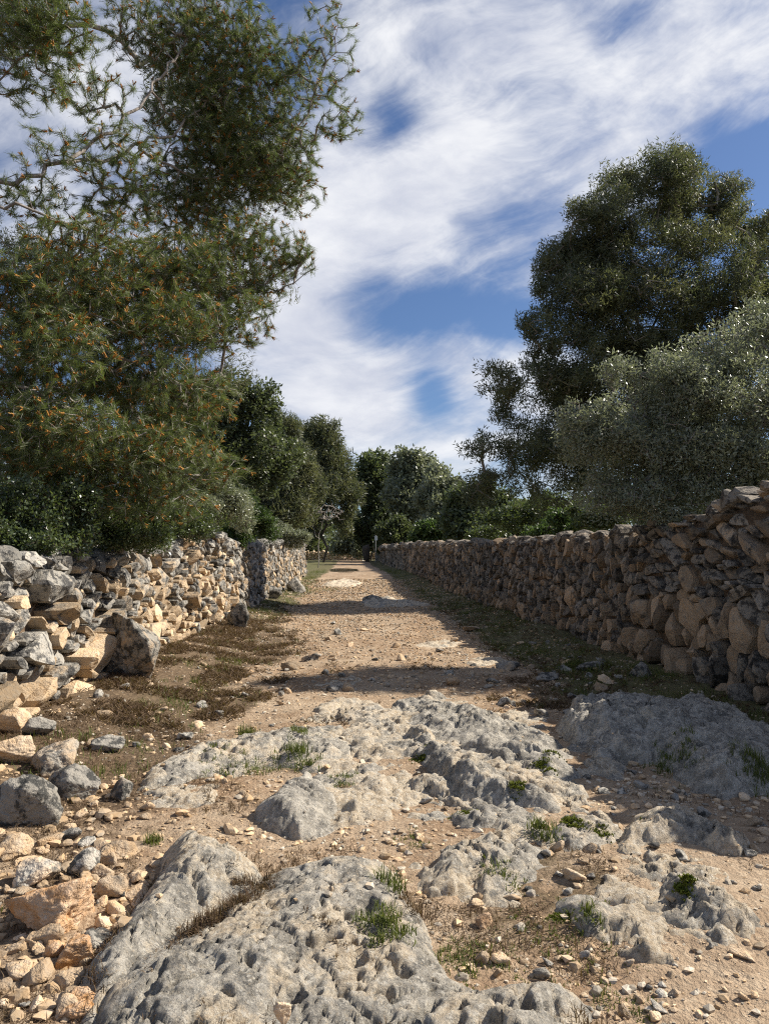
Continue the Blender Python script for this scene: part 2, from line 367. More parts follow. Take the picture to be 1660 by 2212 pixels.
# ------------------------------------------------------------------ bedrock outcrops
OUT = []          # (bbox, height function)
def sdf_poly(X, Y, poly):
    d = np.full(X.shape, 1e9); ins = np.zeros(X.shape, bool)
    n = len(poly)
    for i in range(n):
        ax, ay = poly[i]; bx, by = poly[(i + 1) % n]
        ex, ey = bx - ax, by - ay
        t = np.clip(((X - ax) * ex + (Y - ay) * ey) / (ex * ex + ey * ey + 1e-12), 0, 1)
        d = np.minimum(d, np.hypot(X - ax - t * ex, Y - ay - t * ey))
        c = ((ay > Y) != (by > Y)) & (X < (bx - ax) * (Y - ay) / (by - ay + 1e-12) + ax)
        ins ^= c
    return np.where(ins, d, -d)
def outcrop(label, pts, H, w=0.14, res=0.014, warm=0.5, seed=1, rough=1.0, pit=1.0, zfac=0.6, cracks=(), patchy=0.0, blocks=0.03):
    poly = [G(px, py, H * zfac)[:2] for px, py in pts]
    cr = [[G(px, py, H * zfac)[:2] for px, py in c] for c in cracks]
    pa = np.array(poly); x0, y0 = pa.min(0) - 0.15; x1, y1 = pa.max(0) + 0.15
    def hgt(X, Y):
        e = 0.07 * fbm(xy0(X, Y, 2.2), 3, seed + 50) + 0.035 * fbm(xy0(X, Y, 8.0), 3, seed + 60)
        d = sdf_poly(X, Y, poly) + e * rough + 0.035
        if patchy: d = np.minimum(d, 0.35) - 0.12 + patchy * fbm(xy0(X, Y, 1.7), 4, seed + 200)
        for c in cr:
            for (ax, ay), (bx, by) in zip(c[:-1], c[1:]):
                ex, ey = bx - ax, by - ay
                t = np.clip(((X - ax) * ex + (Y - ay) * ey) / (ex * ex + ey * ey), 0, 1)
                d = np.minimum(d, np.hypot(X - ax - t * ex, Y - ay - t * ey) * 1.3 - 0.035 + e * 0.4)
        prof = np.where(d > 0, H * (1 - np.exp(-np.maximum(d, 0) / w)), d * 1.2)
        lump = fbm(xy0(X, Y, 1.6), 3, seed + 1); rid = 1 - np.abs(fbm(xy0(X, Y, 3.1), 4, seed + 7)) * 1.6
        med = fbm(xy0(X, Y, 6.5), 4, seed + 21)
        k = np.clip(prof / H, 0, 1)
        z = prof * (1 + 0.30 * lump) + k * rough * (0.040 * (rid - 0.55) + 0.022 * med + 0.016 * fbm(xy0(X, Y, 15.0), 4, seed + 33) + 0.008 * (1 - 2 * np.abs(fbm(xy0(X, Y, 33.0), 3, seed + 34)))) * min(1.0, 0.45 + H / 0.25)
        Fb, rb = worley(X + 0.05 * lump, Y * 0.8 + 0.05 * med, 2.6, seed + 300); z = z + k * blocks * (rb - 0.5) * ss(0.75, 0.45, Fb)
        for fr, dep, wd in ((1.5, 0.055, 0.035), (3.6, 0.028, 0.05)):
            c2 = worley2(X + 0.10 * med + 0.05 * lump, Y + 0.10 * rid, fr, seed + 400); z = z - k * dep * (0.4 + 0.6 * ss(-0.2, 0.3, lump)) * np.exp(-(c2 / wd) ** 2)
        # solution pits
        wx = X + 0.05 * fbm(xy0(X, Y, 5.0), 2, seed + 80) + 0.028 * fbm(xy0(X, Y, 16.0), 3, seed + 82); wy = Y + 0.05 * fbm(xy0(X, Y, 5.0), 2, seed + 81) + 0.028 * fbm(xy0(X, Y, 16.0), 3, seed + 83)
        for fr, dep, th, pr in ((4.0, 0.07, 0.30, 0.20), (8.5, 0.055, 0.34, 0.30), (17.0, 0.032, 0.38, 0.36), (34.0, 0.015, 0.38, 0.40)):
            F, r = worley(wx * 0.85 + wy * 0.5, wy * 1.35 - wx * 0.45, fr, seed + int(fr))
            where = ss(-0.35, 0.15, fbm(xy0(X, Y, 1.3), 2, seed + 91))
            z = z - pit * dep * k * where * (r < pr) * ss(th, th * 0.45, F)
        return z - 0.025
    OUT.append(((x0, y0, x1, y1), hgt))
    nx = int((x1 - x0) / res) + 2; ny = int((y1 - y0) / (res * 1.15)) + 2
    X, Y = np.meshgrid(np.linspace(x0, x1, nx), np.linspace(y0, y1, ny)); X, Y = X.ravel(), Y.ravel()
    z = hgt(X, Y); gz = g_base(X, Y) + 0.05 * fbm(xy0(X, Y, 0.55), 3, 5)
    # horizontal undercut jitter gives the steep flanks a broken look
    P3 = np.stack([X, Y, z], 1)
    jx = 0.012 * rough * fbm(np.stack([X * 7, Y * 7, z * 22], 1), 3, seed + 71)
    jy = 0.012 * rough * fbm(np.stack([X * 7, Y * 7, z * 22], 1), 3, seed + 72)
    V = np.stack([X + jx, Y + jy, gz + z], 1)
    id_ = np.arange(nx * ny).reshape(ny, nx)
    F = np.stack([id_[:-1, :-1], id_[:-1, 1:], id_[1:, 1:], id_[1:, :-1]], -1).reshape(-1, 4)
    keep = (z[F] > -0.07).any(1); F = F[keep]
    used = np.unique(F); mp_ = np.full(nx * ny, -1); mp_[used] = np.arange(len(used))
    V = V[used]; F = mp_[F]
    c = np.array([pa[:, 0].mean(), pa[:, 1].mean(), 0.0])
    o = link('bedrock_outcrop', mesh_np('bedrock_outcrop', V - c, F, M['bedrock'], {'warm': np.full(len(V), warm)}), None, c)
    return tag(o, label, 'rock outcrop', 'bedrock outcrops in the lane')

outcrop('big pitted grey bedrock slab filling the bottom of the picture',
        [(550, 1862), (650, 1840), (720, 1828), (800, 1830), (858, 1842), (872, 1890), (905, 1945), (945, 2000), (985, 2045), (1050, 2078), (1130, 2068), (1200, 2070), (1265, 2110), (1262, 2180), (1310, 2330), (600, 2400), (330, 2330), (210, 2190), (220, 2105), (270, 2050), (345, 1985), (440, 1925)],
        0.20, 0.13, 0.0095, 0.50, 11, 0.40, 0.85, blocks=0.02)
outcrop('grey bedrock hump left of the grassy crack in the foreground slab',
        [(405, 1775), (350, 1815), (325, 1870), (270, 1935), (235, 1990), (205, 2050), (200, 2130), (270, 2095), (340, 2030), (410, 1975), (490, 1925), (570, 1880), (545, 1835), (480, 1795)],
        0.22, 0.12, 0.010, 0.46, 23, 0.40, 0.8, blocks=0.02)
outcrop('long flat grey bedrock slab below the tuft of grass, left of centre',
        [(330, 1655), (410, 1615), (520, 1590), (640, 1572), (730, 1565), (768, 1600), (770, 1635), (700, 1650), (600, 1640), (520, 1648), (440, 1668), (360, 1690)],
        0.10, 0.10, 0.014, 0.42, 37, 0.9, 0.7)
outcrop('lumpy dark grey bedrock knob left of the pale central slab',
        [(560, 1725), (600, 1690), (650, 1662), (690, 1668), (702, 1710), (695, 1752), (640, 1765), (570, 1750)],
        0.17, 0.10, 0.012, 0.25, 41, 1.1, 1.2)
outcrop('flat pale bedrock sheet beside the dry weeds at left',
        [(300, 1700), (360, 1680), (430, 1690), (450, 1720), (420, 1750), (360, 1760), (330, 1740)],
        0.06, 0.08, 0.014, 0.5, 43, 0.9, 0.5)
outcrop('smooth pale bedrock sheet in the middle of the lane',
        [(700, 1700), (780, 1680), (870, 1665), (950, 1690), (940, 1715), (870, 1735), (800, 1760), (720, 1765)],
        0.07, 0.12, 0.013, 0.72, 47, 0.8, 0.5)
outcrop('pale stepped bedrock at the foot of the brown earth, centre left',
        [(690, 1520), (740, 1505), (800, 1512), (850, 1530), (840, 1560), (790, 1590), (770, 1570), (720, 1550), (690, 1540)],
        0.08, 0.08, 0.016, 0.6, 53, 1.0, 0.8)
outcrop('dark bedrock ridge crossing the lane in half shadow',
        [(850, 1510), (930, 1505), (1010, 1515), (1080, 1540), (1160, 1560), (1240, 1600), (1260, 1640), (1190, 1650), (1090, 1625), (1010, 1600), (930, 1580), (870, 1560)],
        0.17, 0.13, 0.016, 0.25, 59, 1.2, 1.1)
outcrop('narrow tan bedrock rib running down from the dark ridge',
        [(885, 1575), (920, 1570), (950, 1600), (985, 1625), (1030, 1640), (1080, 1665), (1150, 1690), (1200, 1700), (1190, 1722), (1110, 1712), (1030, 1700), (960, 1680), (905, 1625)],
        0.17, 0.09, 0.013, 0.5, 61, 1.2, 1.0)
outcrop('pale bedrock toe at the edge of the wall shadow',
        [(1250, 1625), (1310, 1612), (1350, 1640), (1340, 1662), (1290, 1650), (1240, 1650)], 0.09, 0.07, 0.015, 0.55, 67, 1.0, 0.8)
outcrop('large shaded bedrock mound below the right wall',
        [(1215, 1520), (1250, 1490), (1310, 1485), (1400, 1492), (1500, 1488), (1600, 1530), (1690, 1580), (1690, 1660), (1560, 1660), (1480, 1625), (1400, 1600), (1300, 1590), (1225, 1565)],
        0.30, 0.16, 0.016, 0.22, 71, 1.2, 1.0)
outcrop('small shaded bedrock hump in front of the large mound',
        [(1400, 1620), (1460, 1605), (1520, 1620), (1560, 1650), (1500, 1665), (1420, 1650)], 0.10, 0.09, 0.016, 0.3, 73, 1.0, 0.8)
outcrop('knobbly pitted bedrock cluster right of the foreground slab',
        [(880, 1860), (930, 1825), (1000, 1800), (1060, 1795), (1120, 1812), (1150, 1850), (1110, 1885), (1050, 1905), (990, 1915), (920, 1915)],
        0.13, 0.11, 0.011, 0.55, 79, 1.3, 1.2)
outcrop('round grey bedrock knob by the sprig of grass, centre right',
        [(1140, 1790), (1180, 1785), (1195, 1815), (1175, 1840), (1140, 1825)], 0.12, 0.06, 0.011, 0.3, 83, 1.0, 0.8)
outcrop('jagged row of small bedrock knobs above the pitted cluster',
        [(960, 1735), (1030, 1730), (1100, 1750), (1180, 1762), (1170, 1782), (1090, 1785), (1010, 1765)], 0.11, 0.07, 0.012, 0.42, 89, 1.3, 1.1)
outcrop('pale bright bedrock spur running to the right edge',
        [(1330, 1780), (1370, 1745), (1440, 1715), (1490, 1725), (1540, 1760), (1610, 1810), (1590, 1830), (1530, 1815), (1470, 1790), (1400, 1800), (1340, 1815)],
        0.15, 0.10, 0.012, 0.66, 97, 1.0, 0.8)
outcrop('low grey bedrock lip left of the pale spur',
        [(1200, 1800), (1240, 1772), (1290, 1768), (1330, 1785), (1290, 1800), (1260, 1830), (1215, 1835)], 0.11, 0.07, 0.012, 0.5, 101, 1.1, 0.9)
outcrop('pitted bedrock hump near the right edge of the foreground',
        [(1415, 1940), (1450, 1900), (1510, 1888), (1570, 1905), (1620, 1945), (1665, 1985), (1610, 2000), (1540, 1975), (1470, 1965)],
        0.15, 0.09, 0.010, 0.5, 103, 1.1, 1.4)
outcrop('grey rounded bedrock boss among gravel, right of centre',
        [(1190, 1920), (1225, 1900), (1270, 1920), (1320, 1955), (1325, 1985), (1270, 1990), (1215, 1965)], 0.13, 0.08, 0.010, 0.38, 107, 1.0, 0.9)
outcrop('small pale bedrock patch low on the right',
        [(1385, 2030), (1410, 2015), (1440, 2050), (1470, 2075), (1430, 2085), (1395, 2065)], 0.05, 0.06, 0.011, 0.75, 109, 1.0, 0.6)
outcrop('smooth grey bedrock hump beside the round stone, lower right',
        [(1508, 2015), (1540, 1995), (1585, 2010), (1600, 2035), (1560, 2048), (1515, 2040)], 0.09, 0.05, 0.010, 0.45, 113, 0.8, 0.5)
outcrop('flat pale bedrock tread in the middle distance of the lane',
        [(785, 1295), (830, 1288), (900, 1296), (930, 1302), (880, 1306), (790, 1305)], 0.12, 0.16, 0.05, 0.55, 117, 1.5, 0.4)
outcrop('low pale rock lip on the far sunlit stretch of the lane',
        [(700, 1262), (745, 1258), (790, 1262), (760, 1268), (700, 1268)], 0.14, 0.2, 0.07, 0.8, 119, 1.5, 0.3)
outcrop('flat tan bedrock patch in the sunlit middle of the lane',
        [(890, 1385), (960, 1372), (1000, 1378), (970, 1392), (900, 1394)], 0.05, 0.1, 0.03, 0.75, 121, 1.5, 0.4)
outcrop('pale rock ledge by the shadow edge of the sunlit lane',
        [(1000, 1418), (1060, 1412), (1085, 1420), (1040, 1430), (1000, 1428)], 0.05, 0.1, 0.03, 0.8, 123, 1.5, 0.4)
outcrop('pale buried rock at the left edge of the sunlit lane',
        [(690, 1478), (760, 1462), (800, 1470), (770, 1485), (700, 1492)], 0.05, 0.08, 0.02, 0.75, 125, 1.3, 0.5)

outcrop('broad pale broken bedrock pavement in the middle of the lane',
        [(310, 1660), (520, 1600), (700, 1530), (900, 1495), (1150, 1550), (1300, 1620), (1360, 1680), (1280, 1760), (1230, 1900), (1080, 1960), (930, 1960), (870, 1850), (600, 1840), (430, 1780), (320, 1740)],
        0.06, 0.07, 0.016, 0.62, 131, 1.2, 0.9, patchy=0.42, blocks=0.085)
outcrop('broken pale bedrock breaking through the earth at lower right',
        [(1150, 1860), (1350, 1830), (1560, 1860), (1640, 1960), (1600, 2060), (1400, 2090), (1230, 2010)],
        0.045, 0.05, 0.014, 0.66, 137, 1.2, 1.0, patchy=0.34, blocks=0.06)
def rock_h(X, Y):
    """height of bedrock above the earth at points (negative: none)"""
    h = np.full(X.shape, -1.0)
    for (x0, y0, x1, y1), f in OUT:
        m = (X > x0) & (X < x1) & (Y > y0) & (Y < y1)
        if m.any(): h[m] = np.maximum(h[m], f(X[m], Y[m]))
    return h

# ------------------------------------------------------------------ loose stones
ICO = {}
def ico(sub):
    if sub == 0:
        V = np.array([[x, y, z] for x in (-1, 1) for y in (-1, 1) for z in (-1, 1)]) / 1.732
        return V, np.array([[0, 1, 3], [0, 3, 2], [4, 6, 7], [4, 7, 5], [0, 4, 5], [0, 5, 1], [2, 3, 7], [2, 7, 6], [0, 2, 6], [0, 6, 4], [1, 5, 7], [1, 7, 3]])
    if sub not in ICO:
        bm = bmesh.new(); bmesh.ops.create_icosphere(bm, subdivisions=sub, radius=1)
        bm.verts.ensure_lookup_table()
        ICO[sub] = (np.array([v.co[:] for v in bm.verts]), np.array([[v.index for v in f.verts] for f in bm.faces])); bm.free()
    return ICO[sub]
def rock_shape(rng, sub=3, planes=12, rough=0.06, soft=60):
    """angular stone: soft intersection of random half spaces, then noise"""
    V, F = ico(sub)
    N = rng.normal(size=(planes, 3)); N /= np.linalg.norm(N, axis=1)[:, None]
    dist = rng.uniform(0.36, 0.85, planes)
    q = np.maximum(V @ N.T, 1e-3) / dist
    r = (q ** soft).sum(1) ** (-1 / soft); r = np.minimum(r, 1.25)
    P = V * r[:, None]
    s = int(rng.integers(1, 9999))
    if sub == 0: P = V * rng.uniform(0.6, 1.2, (8, 3)) + 0
    elif rough: P = P * (1 + rough * fbm(V * 2.2, 4, s)[:, None] + 0.6 * rough * (1 - 2 * np.abs(fbm(V * 4.5, 4, s + 5)))[:, None])
    P -= (P.max(0) + P.min(0)) / 2; P /= (P.max(0) - P.min(0)) / 2
    return P, F
def rotz(P, a):
    c, s = math.cos(a), math.sin(a); return P @ np.array([[c, s, 0], [-s, c, 0], [0, 0, 1.0]])
RNG = np.random.default_rng(7)
def boulder(x0, x1, y0, y1, label, warm=0.4, tint=0.5, name='boulder', dep=0.85, sub=5, hk=0.85, zb=0.0, rough=0.09, planes=9, lean=0.0, group=None, mat='boulder'):
    xc = (x0 + x1) / 2
    if x1 - x0 < 75: sub = 4
    p = G(xc, y1, zb)
    d = p[1]; wx = (x1 - x0) * d / FP / 2; hz = (y1 - y0) * d / FP * hk
    zg = float(g_z(np.array([p[0]]), np.array([p[1] + wx * dep]))[0])
    P, F = rock_shape(RNG, sub, planes, rough)
    P = P * np.array([wx, wx * dep, hz / 2 * 1.12]); P = rotz(P, RNG.uniform(-0.25, 0.25))
    if lean: P[:, 0] += P[:, 2] * lean
    P[:, 2] += hz / 2 * 1.12 - 0.2 * hz
    n = len(P)
    loc = (p[0], p[1] + wx * dep, max(zg, zb) - 0.01)
    o = link(name, mesh_np(name, P, F, M[mat], {'warm': np.full(n, warm), 'tint': np.full(n, tint)}), None, loc)
    return tag(o, label, 'stone' if name == 'stone' else 'boulder', group)

# tumbled boulders at the left edge
boulder(-25, 102, 1686, 1815, 'big dark grey boulder at the left edge of the picture', 0.1, 0.35)
boulder(83, 198, 1661, 1745, 'grey squarish boulder right of the dark one at the left edge', 0.3, 0.35, dep=0.7)
boulder(33, 148, 1612, 1690, 'tan sloping boulder behind the grey squarish one, left edge', 0.55, 0.5, zb=0.06)
boulder(-30, 64, 1600, 1672, 'pale cream boulder cut by the left edge, below the wall foot', 0.7, 0.75, zb=0.08)
boulder(-25, 46, 1535, 1605, 'pale rounded boulder at the foot of the left wall', 0.72, 0.8, zb=0.1)
boulder(40, 104, 1572, 1628, 'grey angular boulder between two pale ones by the left wall', 0.15, 0.45, zb=0.05)
boulder(221, 275, 1680, 1738, 'small upright brown grey boulder beside the dry weeds', 0.4, 0.4)
boulder(192, 258, 1605, 1648, 'grey wedge shaped boulder lying in dry brown weeds', 0.25, 0.5)
boulder(-15, 162, 1890, 2028, 'large orange and white boulder in the lower left corner', 0.62, 0.62, rough=0.1, planes=12, mat='rusty')
boulder(20, 110, 1862, 1925, 'white flat stone leaning behind the large orange boulder', 0.6, 0.95, name='stone')
boulder(140, 203, 1832, 1900, 'whitish grey blocky stone standing in orange rubble', 0.25, 0.95, name='stone')
boulder(-15, 54, 1808, 1864, 'tan stone at the left edge under the dark boulder', 0.85, 0.6, name='stone')
boulder(198, 280, 1820, 1868, 'flat mossy tan stone touching the grey bedrock hump', 0.7, 0.4, name='stone')
boulder(202, 266, 1885, 1940, 'tan triangular stone against the bedrock hump flank', 0.65, 0.5, name='stone')
boulder(200, 242, 1862, 1900, 'small ochre stone behind the triangular one', 0.8, 0.55, name='stone')
boulder(85, 130, 2032, 2080, 'ochre stone beside the hollow at lower left', 0.7, 0.6, name='stone', mat='rusty')
boulder(105, 195, 2040, 2108, 'dark orange crumbly stone in the hollow at lower left', 0.9, 0.45, name='stone', rough=0.12, mat='rusty')
boulder(120, 202, 2166, 2225, 'brown orange stone at the bottom edge, left corner', 0.8, 0.5, name='stone', mat='rusty')
boulder(-10, 58, 2100, 2134, 'flat tan stone at the left edge near the bottom', 0.8, 0.65, name='stone')
boulder(148, 182, 1918, 1950, 'small white stone by the large orange boulder', 0.35, 0.95, name='stone')
boulder(590, 627, 2150, 2206, 'pointed pale stone standing at the bottom edge on the slab', 0.6, 0.95, name='stone', dep=0.6, zb=0.22, planes=6)
boulder(205, 328, 1338, 1500, 'huge grey block built into the left wall, pale at its foot', 0.45, 0.4, planes=8, dep=0.8, hk=0.95)
# stones on the right of the lane
boulder(1029, 1067, 1975, 2016, 'round ochre stone on bare earth right of the slab', 0.55, 0.5, name='stone', mat='rusty')
boulder(1020, 1046, 1928, 1958, 'reddish brown stone above the round ochre one', 0.85, 0.35, name='stone')
boulder(1012, 1034, 1946, 1968, 'small brown stone leaning on the reddish one', 0.8, 0.35, name='stone')
boulder(1086, 1132, 1930, 1958, 'flat reddish tan stone on bare earth', 0.8, 0.5, name='stone', hk=0.7)
boulder(1108, 1140, 1884, 1914, 'pale blocky stone below the pitted cluster', 0.5, 0.7, name='stone')
boulder(1136, 1160, 1928, 1948, 'small pale stone beside the flat reddish one', 0.5, 0.7, name='stone')
boulder(1445, 1470, 2140, 2166, 'small brown stone alone on smooth earth, lower right', 0.55, 0.5, name='stone')
boulder(1595, 1632, 2005, 2032, 'round grey stone beside the smooth hump at the right edge', 0.35, 0.6, name='stone')
boulder(1078, 1104, 2065, 2092, 'tan stone at the edge of the foreground slab', 0.7, 0.55, name='stone')
boulder(1028, 1060, 2055, 2088, 'dark red brown stone wedged by the slab edge', 0.9, 0.25, name='stone')
boulder(1246, 1278, 2188, 2216, 'pale stone at the bottom edge by the slab end', 0.45, 0.85, name='stone')
boulder(1350, 1372, 2076, 2098, 'small pointed pale stone on earth, lower right', 0.5, 0.75, name='stone')
boulder(1372, 1396, 2148, 2172, 'small brown shard on earth below the pointed stone', 0.7, 0.4, name='stone')
boulder(1282, 1306, 1838, 1862, 'grey brown cobble below the low grey lip', 0.5, 0.45, name='stone')
boulder(1250, 1275, 1872, 1890, 'dark brown cobble above the rounded boss', 0.6, 0.3, name='stone')
boulder(1298, 1330, 1990, 2012, 'pale cobble below the rounded boss', 0.5, 0.7, name='stone')
boulder(1110, 1140, 2000, 2020, 'grey cobble among gravel below the flat reddish stone', 0.5, 0.5, name='stone')
boulder(1440, 1462, 2108, 2126, 'dark cobble on smooth earth, lower right', 0.5, 0.25, name='stone')
boulder(1590, 1650, 2070, 2100, 'flat pale stone sunk in earth at the right edge', 0.7, 0.75, name='stone', hk=0.6)
# mid distance
boulder(606, 650, 1424, 1450, 'dark red flat stone left of the sunlit lane', 1.0, 0.1, name='stone')
boulder(650, 694, 1412, 1434, 'white flat stone behind the dark red one', 0.5, 0.95, name='stone')
boulder(486, 536, 1300, 1370, 'tall grey slab leaning against the left wall', 0.12, 0.35, dep=0.55, planes=7)
boulder(612, 656, 1241, 1284, 'big grey boulder leaning on the far left wall', 0.15, 0.6, dep=1.0, lean=-0.3)
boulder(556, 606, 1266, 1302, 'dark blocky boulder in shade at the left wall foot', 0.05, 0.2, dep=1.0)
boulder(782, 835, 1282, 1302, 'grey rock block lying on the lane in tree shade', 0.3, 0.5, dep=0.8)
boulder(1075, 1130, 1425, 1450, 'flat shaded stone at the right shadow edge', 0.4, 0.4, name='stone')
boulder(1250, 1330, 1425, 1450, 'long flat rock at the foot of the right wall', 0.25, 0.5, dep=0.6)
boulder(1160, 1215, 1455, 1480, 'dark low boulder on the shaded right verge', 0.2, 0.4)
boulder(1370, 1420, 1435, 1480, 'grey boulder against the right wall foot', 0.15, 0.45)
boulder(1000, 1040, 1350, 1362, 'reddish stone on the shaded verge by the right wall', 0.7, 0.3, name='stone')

# scattered cobbles: shared shapes, one object each
LIB = []
for k in range(14):
    P, F = rock_shape(RNG, 3, 9, 0.08)
    for wv_, wn in ((0.3, 'grey'), (0.85, 'tan')):
        t = 0.25 + 0.75 * (k % 5) / 4
        LIB.append((wn, mesh_np('cobble', P, F, M['boulder'], {'warm': np.full(len(P), wv_), 'tint': np.full(len(P), t)})))
ZONES = [  # p-space box, count, size range (m), share of tan, label, group
    ((5, 330, 1740, 2212), 105, (0.022, 0.062), 0.85, 'orange tan limestone cobble in the rubble at lower left', 'cobbles in the lower left rubble'),
    ((180, 640, 1440, 1640), 60, (0.02, 0.06), 0.5, 'pale limestone cobble lying in dry weeds by the left wall', 'cobbles in the dry weeds'),
    ((900, 1650, 1650, 1960), 60, (0.018, 0.045), 0.5, 'pale limestone cobble on the gravelly right half of the lane', 'cobbles right of the lane centre'),
    ((1000, 1640, 1960, 2212), 34, (0.012, 0.03), 0.6, 'small limestone cobble on the bare earth at lower right', 'cobbles at lower right'),
    ((700, 1060, 1330, 1500), 45, (0.03, 0.085), 0.6, 'flat pale limestone cobble trodden into the sunlit lane', 'cobbles in the sunlit lane'),
    ((1060, 1400, 1380, 1560), 40, (0.03, 0.08), 0.4, 'shaded limestone cobble on the right verge', 'cobbles on the shaded right verge')]
for (x0, x1, y0, y1), cnt, (s0, s1), ts, lab, grp in ZONES:
    cp = np.array([G(RNG.uniform(x0, x1), RNG.uniform(y0, y1)) for _ in range(cnt * 5)])
    cp = cp[(cp[:, 0] > -2.6) & (cp[:, 0] < 3.7) & (rock_h(cp[:, 0], cp[:, 1]) < 0.0)][:cnt]
    zs_ = g_z(cp[:, 0], cp[:, 1])
    for p, zg_ in zip(cp, zs_):
        s = s0 + (s1 - s0) * RNG.random() ** 2.2
        want = 'tan' if RNG.random() < ts else 'grey'
        cand = [m for w_, m in LIB if w_ == want]
        o = link('cobble', cand[int(RNG.integers(len(cand)))])
        sc = s * np.array([RNG.uniform(0.9, 1.4), RNG.uniform(0.8, 1.2), RNG.uniform(0.5, 0.9)])
        o.location = (p[0], p[1], float(zg_) + sc[2] * 0.4)
        o.scale = sc; o.rotation_euler = (RNG.uniform(-0.4, 0.4), RNG.uniform(-0.4, 0.4), RNG.uniform(0, 6.28))
        tag(o, lab, 'cobble', grp)

# gravel: uncountable
def scatter_rocks(P, size, sub, rng, nlib=24):
    libs = [rock_shape(rng, sub, 9, 0.06, 24) for _ in range(nlib)]
    n = len(P); nv = len(ico(sub)[0]); F0 = ico(sub)[1]
    L = np.stack([l[0] for l in libs]); pick = rng.integers(0, nlib, n)
    a = rng.uniform(0, 6.28, n); c, s = np.cos(a), np.sin(a)
    B = L[pick] * (size[:, None] * np.stack([rng.uniform(0.8, 1.4, n), rng.uniform(0.8, 1.2, n), rng.uniform(0.45, 0.85, n)], 1))[:, None, :]
    V = np.empty_like(B)
    V[..., 0] = B[..., 0] * c[:, None] - B[..., 1] * s[:, None]; V[..., 1] = B[..., 0] * s[:, None] + B[..., 1] * c[:, None]; V[..., 2] = B[..., 2]
    V += P[:, None, :]
    F = F0[None] + (np.arange(n) * nv)[:, None, None]
    return V.reshape(-1, 3), F.reshape(-1, 3), nv
n = 60000
Yg = 2.2 * (40 / 2.2) ** RNG.random(n) ; Xg = RNG.uniform(-2.7, 3.8, n)
fr = np.abs(Xg) < 0.62 * Yg + 0.6; Xg, Yg = Xg[fr], Yg[fr]
dens = 0.55 + 0.6 * ss(-0.3, 0.4, fbm(xy0(Xg, Yg, 0.8), 3, 77))
dens *= np.where((Yg < 4.2) & (Xg > 0.6), 0.7, 1.0) * np.where((Yg > 4.5) & (Yg < 7.5) & (Xg > 0.5), 1.6, 1.0)
wm, _ = weed_masks(Xg, Yg); dens *= 1 - 0.4 * wm
rub = (Xg < -0.55) & (Yg < 5.2); dens = np.where(rub, 0.75, dens)
rh = rock_h(Xg, Yg); dens *= np.where(rh > -0.005, 0.03, 1.0)
ok = RNG.random(len(Xg)) < dens * 0.62; Xg, Yg, rh = Xg[ok], Yg[ok], rh[ok]
sz = np.maximum(0.0032 + 0.022 * RNG.random(len(Xg)) ** 4.6, 0.0010 * Yg)
rub = (Xg < -0.55) & (Yg < 5.2); sz = np.where(rub, sz * RNG.uniform(1.0, 2.0, len(sz)), sz)
Pg = np.stack([Xg, Yg, g_z(Xg, Yg) + np.maximum(rh, 0) + sz * 0.2], 1)
Vl, Fl, tl, wl, off = [], [], [], [], 0
for sub_, m_ in ((0, (sz < 0.0075) | (Yg > 9)), (1, (sz >= 0.0075) & (sz < 0.024) & (Yg <= 9)), (2, (sz >= 0.024) & (Yg <= 9))):
    V, F, nv_ = scatter_rocks(Pg[m_], sz[m_], sub_, RNG)
    Vl.append(V); Fl.append(F + off); off += len(V)
    rm_ = rub[m_]; tl.append(np.repeat(np.where(rm_, 0.05 + 0.55 * RNG.random(m_.sum()), RNG.random(m_.sum())), nv_)); wl.append(np.repeat(np.where(rm_, 0.6 + 0.8 * RNG.random(m_.sum()), RNG.random(m_.sum())), nv_))
o = link('gravel', mesh_np('gravel', np.concatenate(Vl), np.concatenate(Fl), M['gravel'], {'tint': np.concatenate(tl), 'warm': 0.25 + 0.55 * np.concatenate(wl)}, False))
tag(o, 'pale limestone gravel strewn over the lane', 'gravel', kind='stuff')

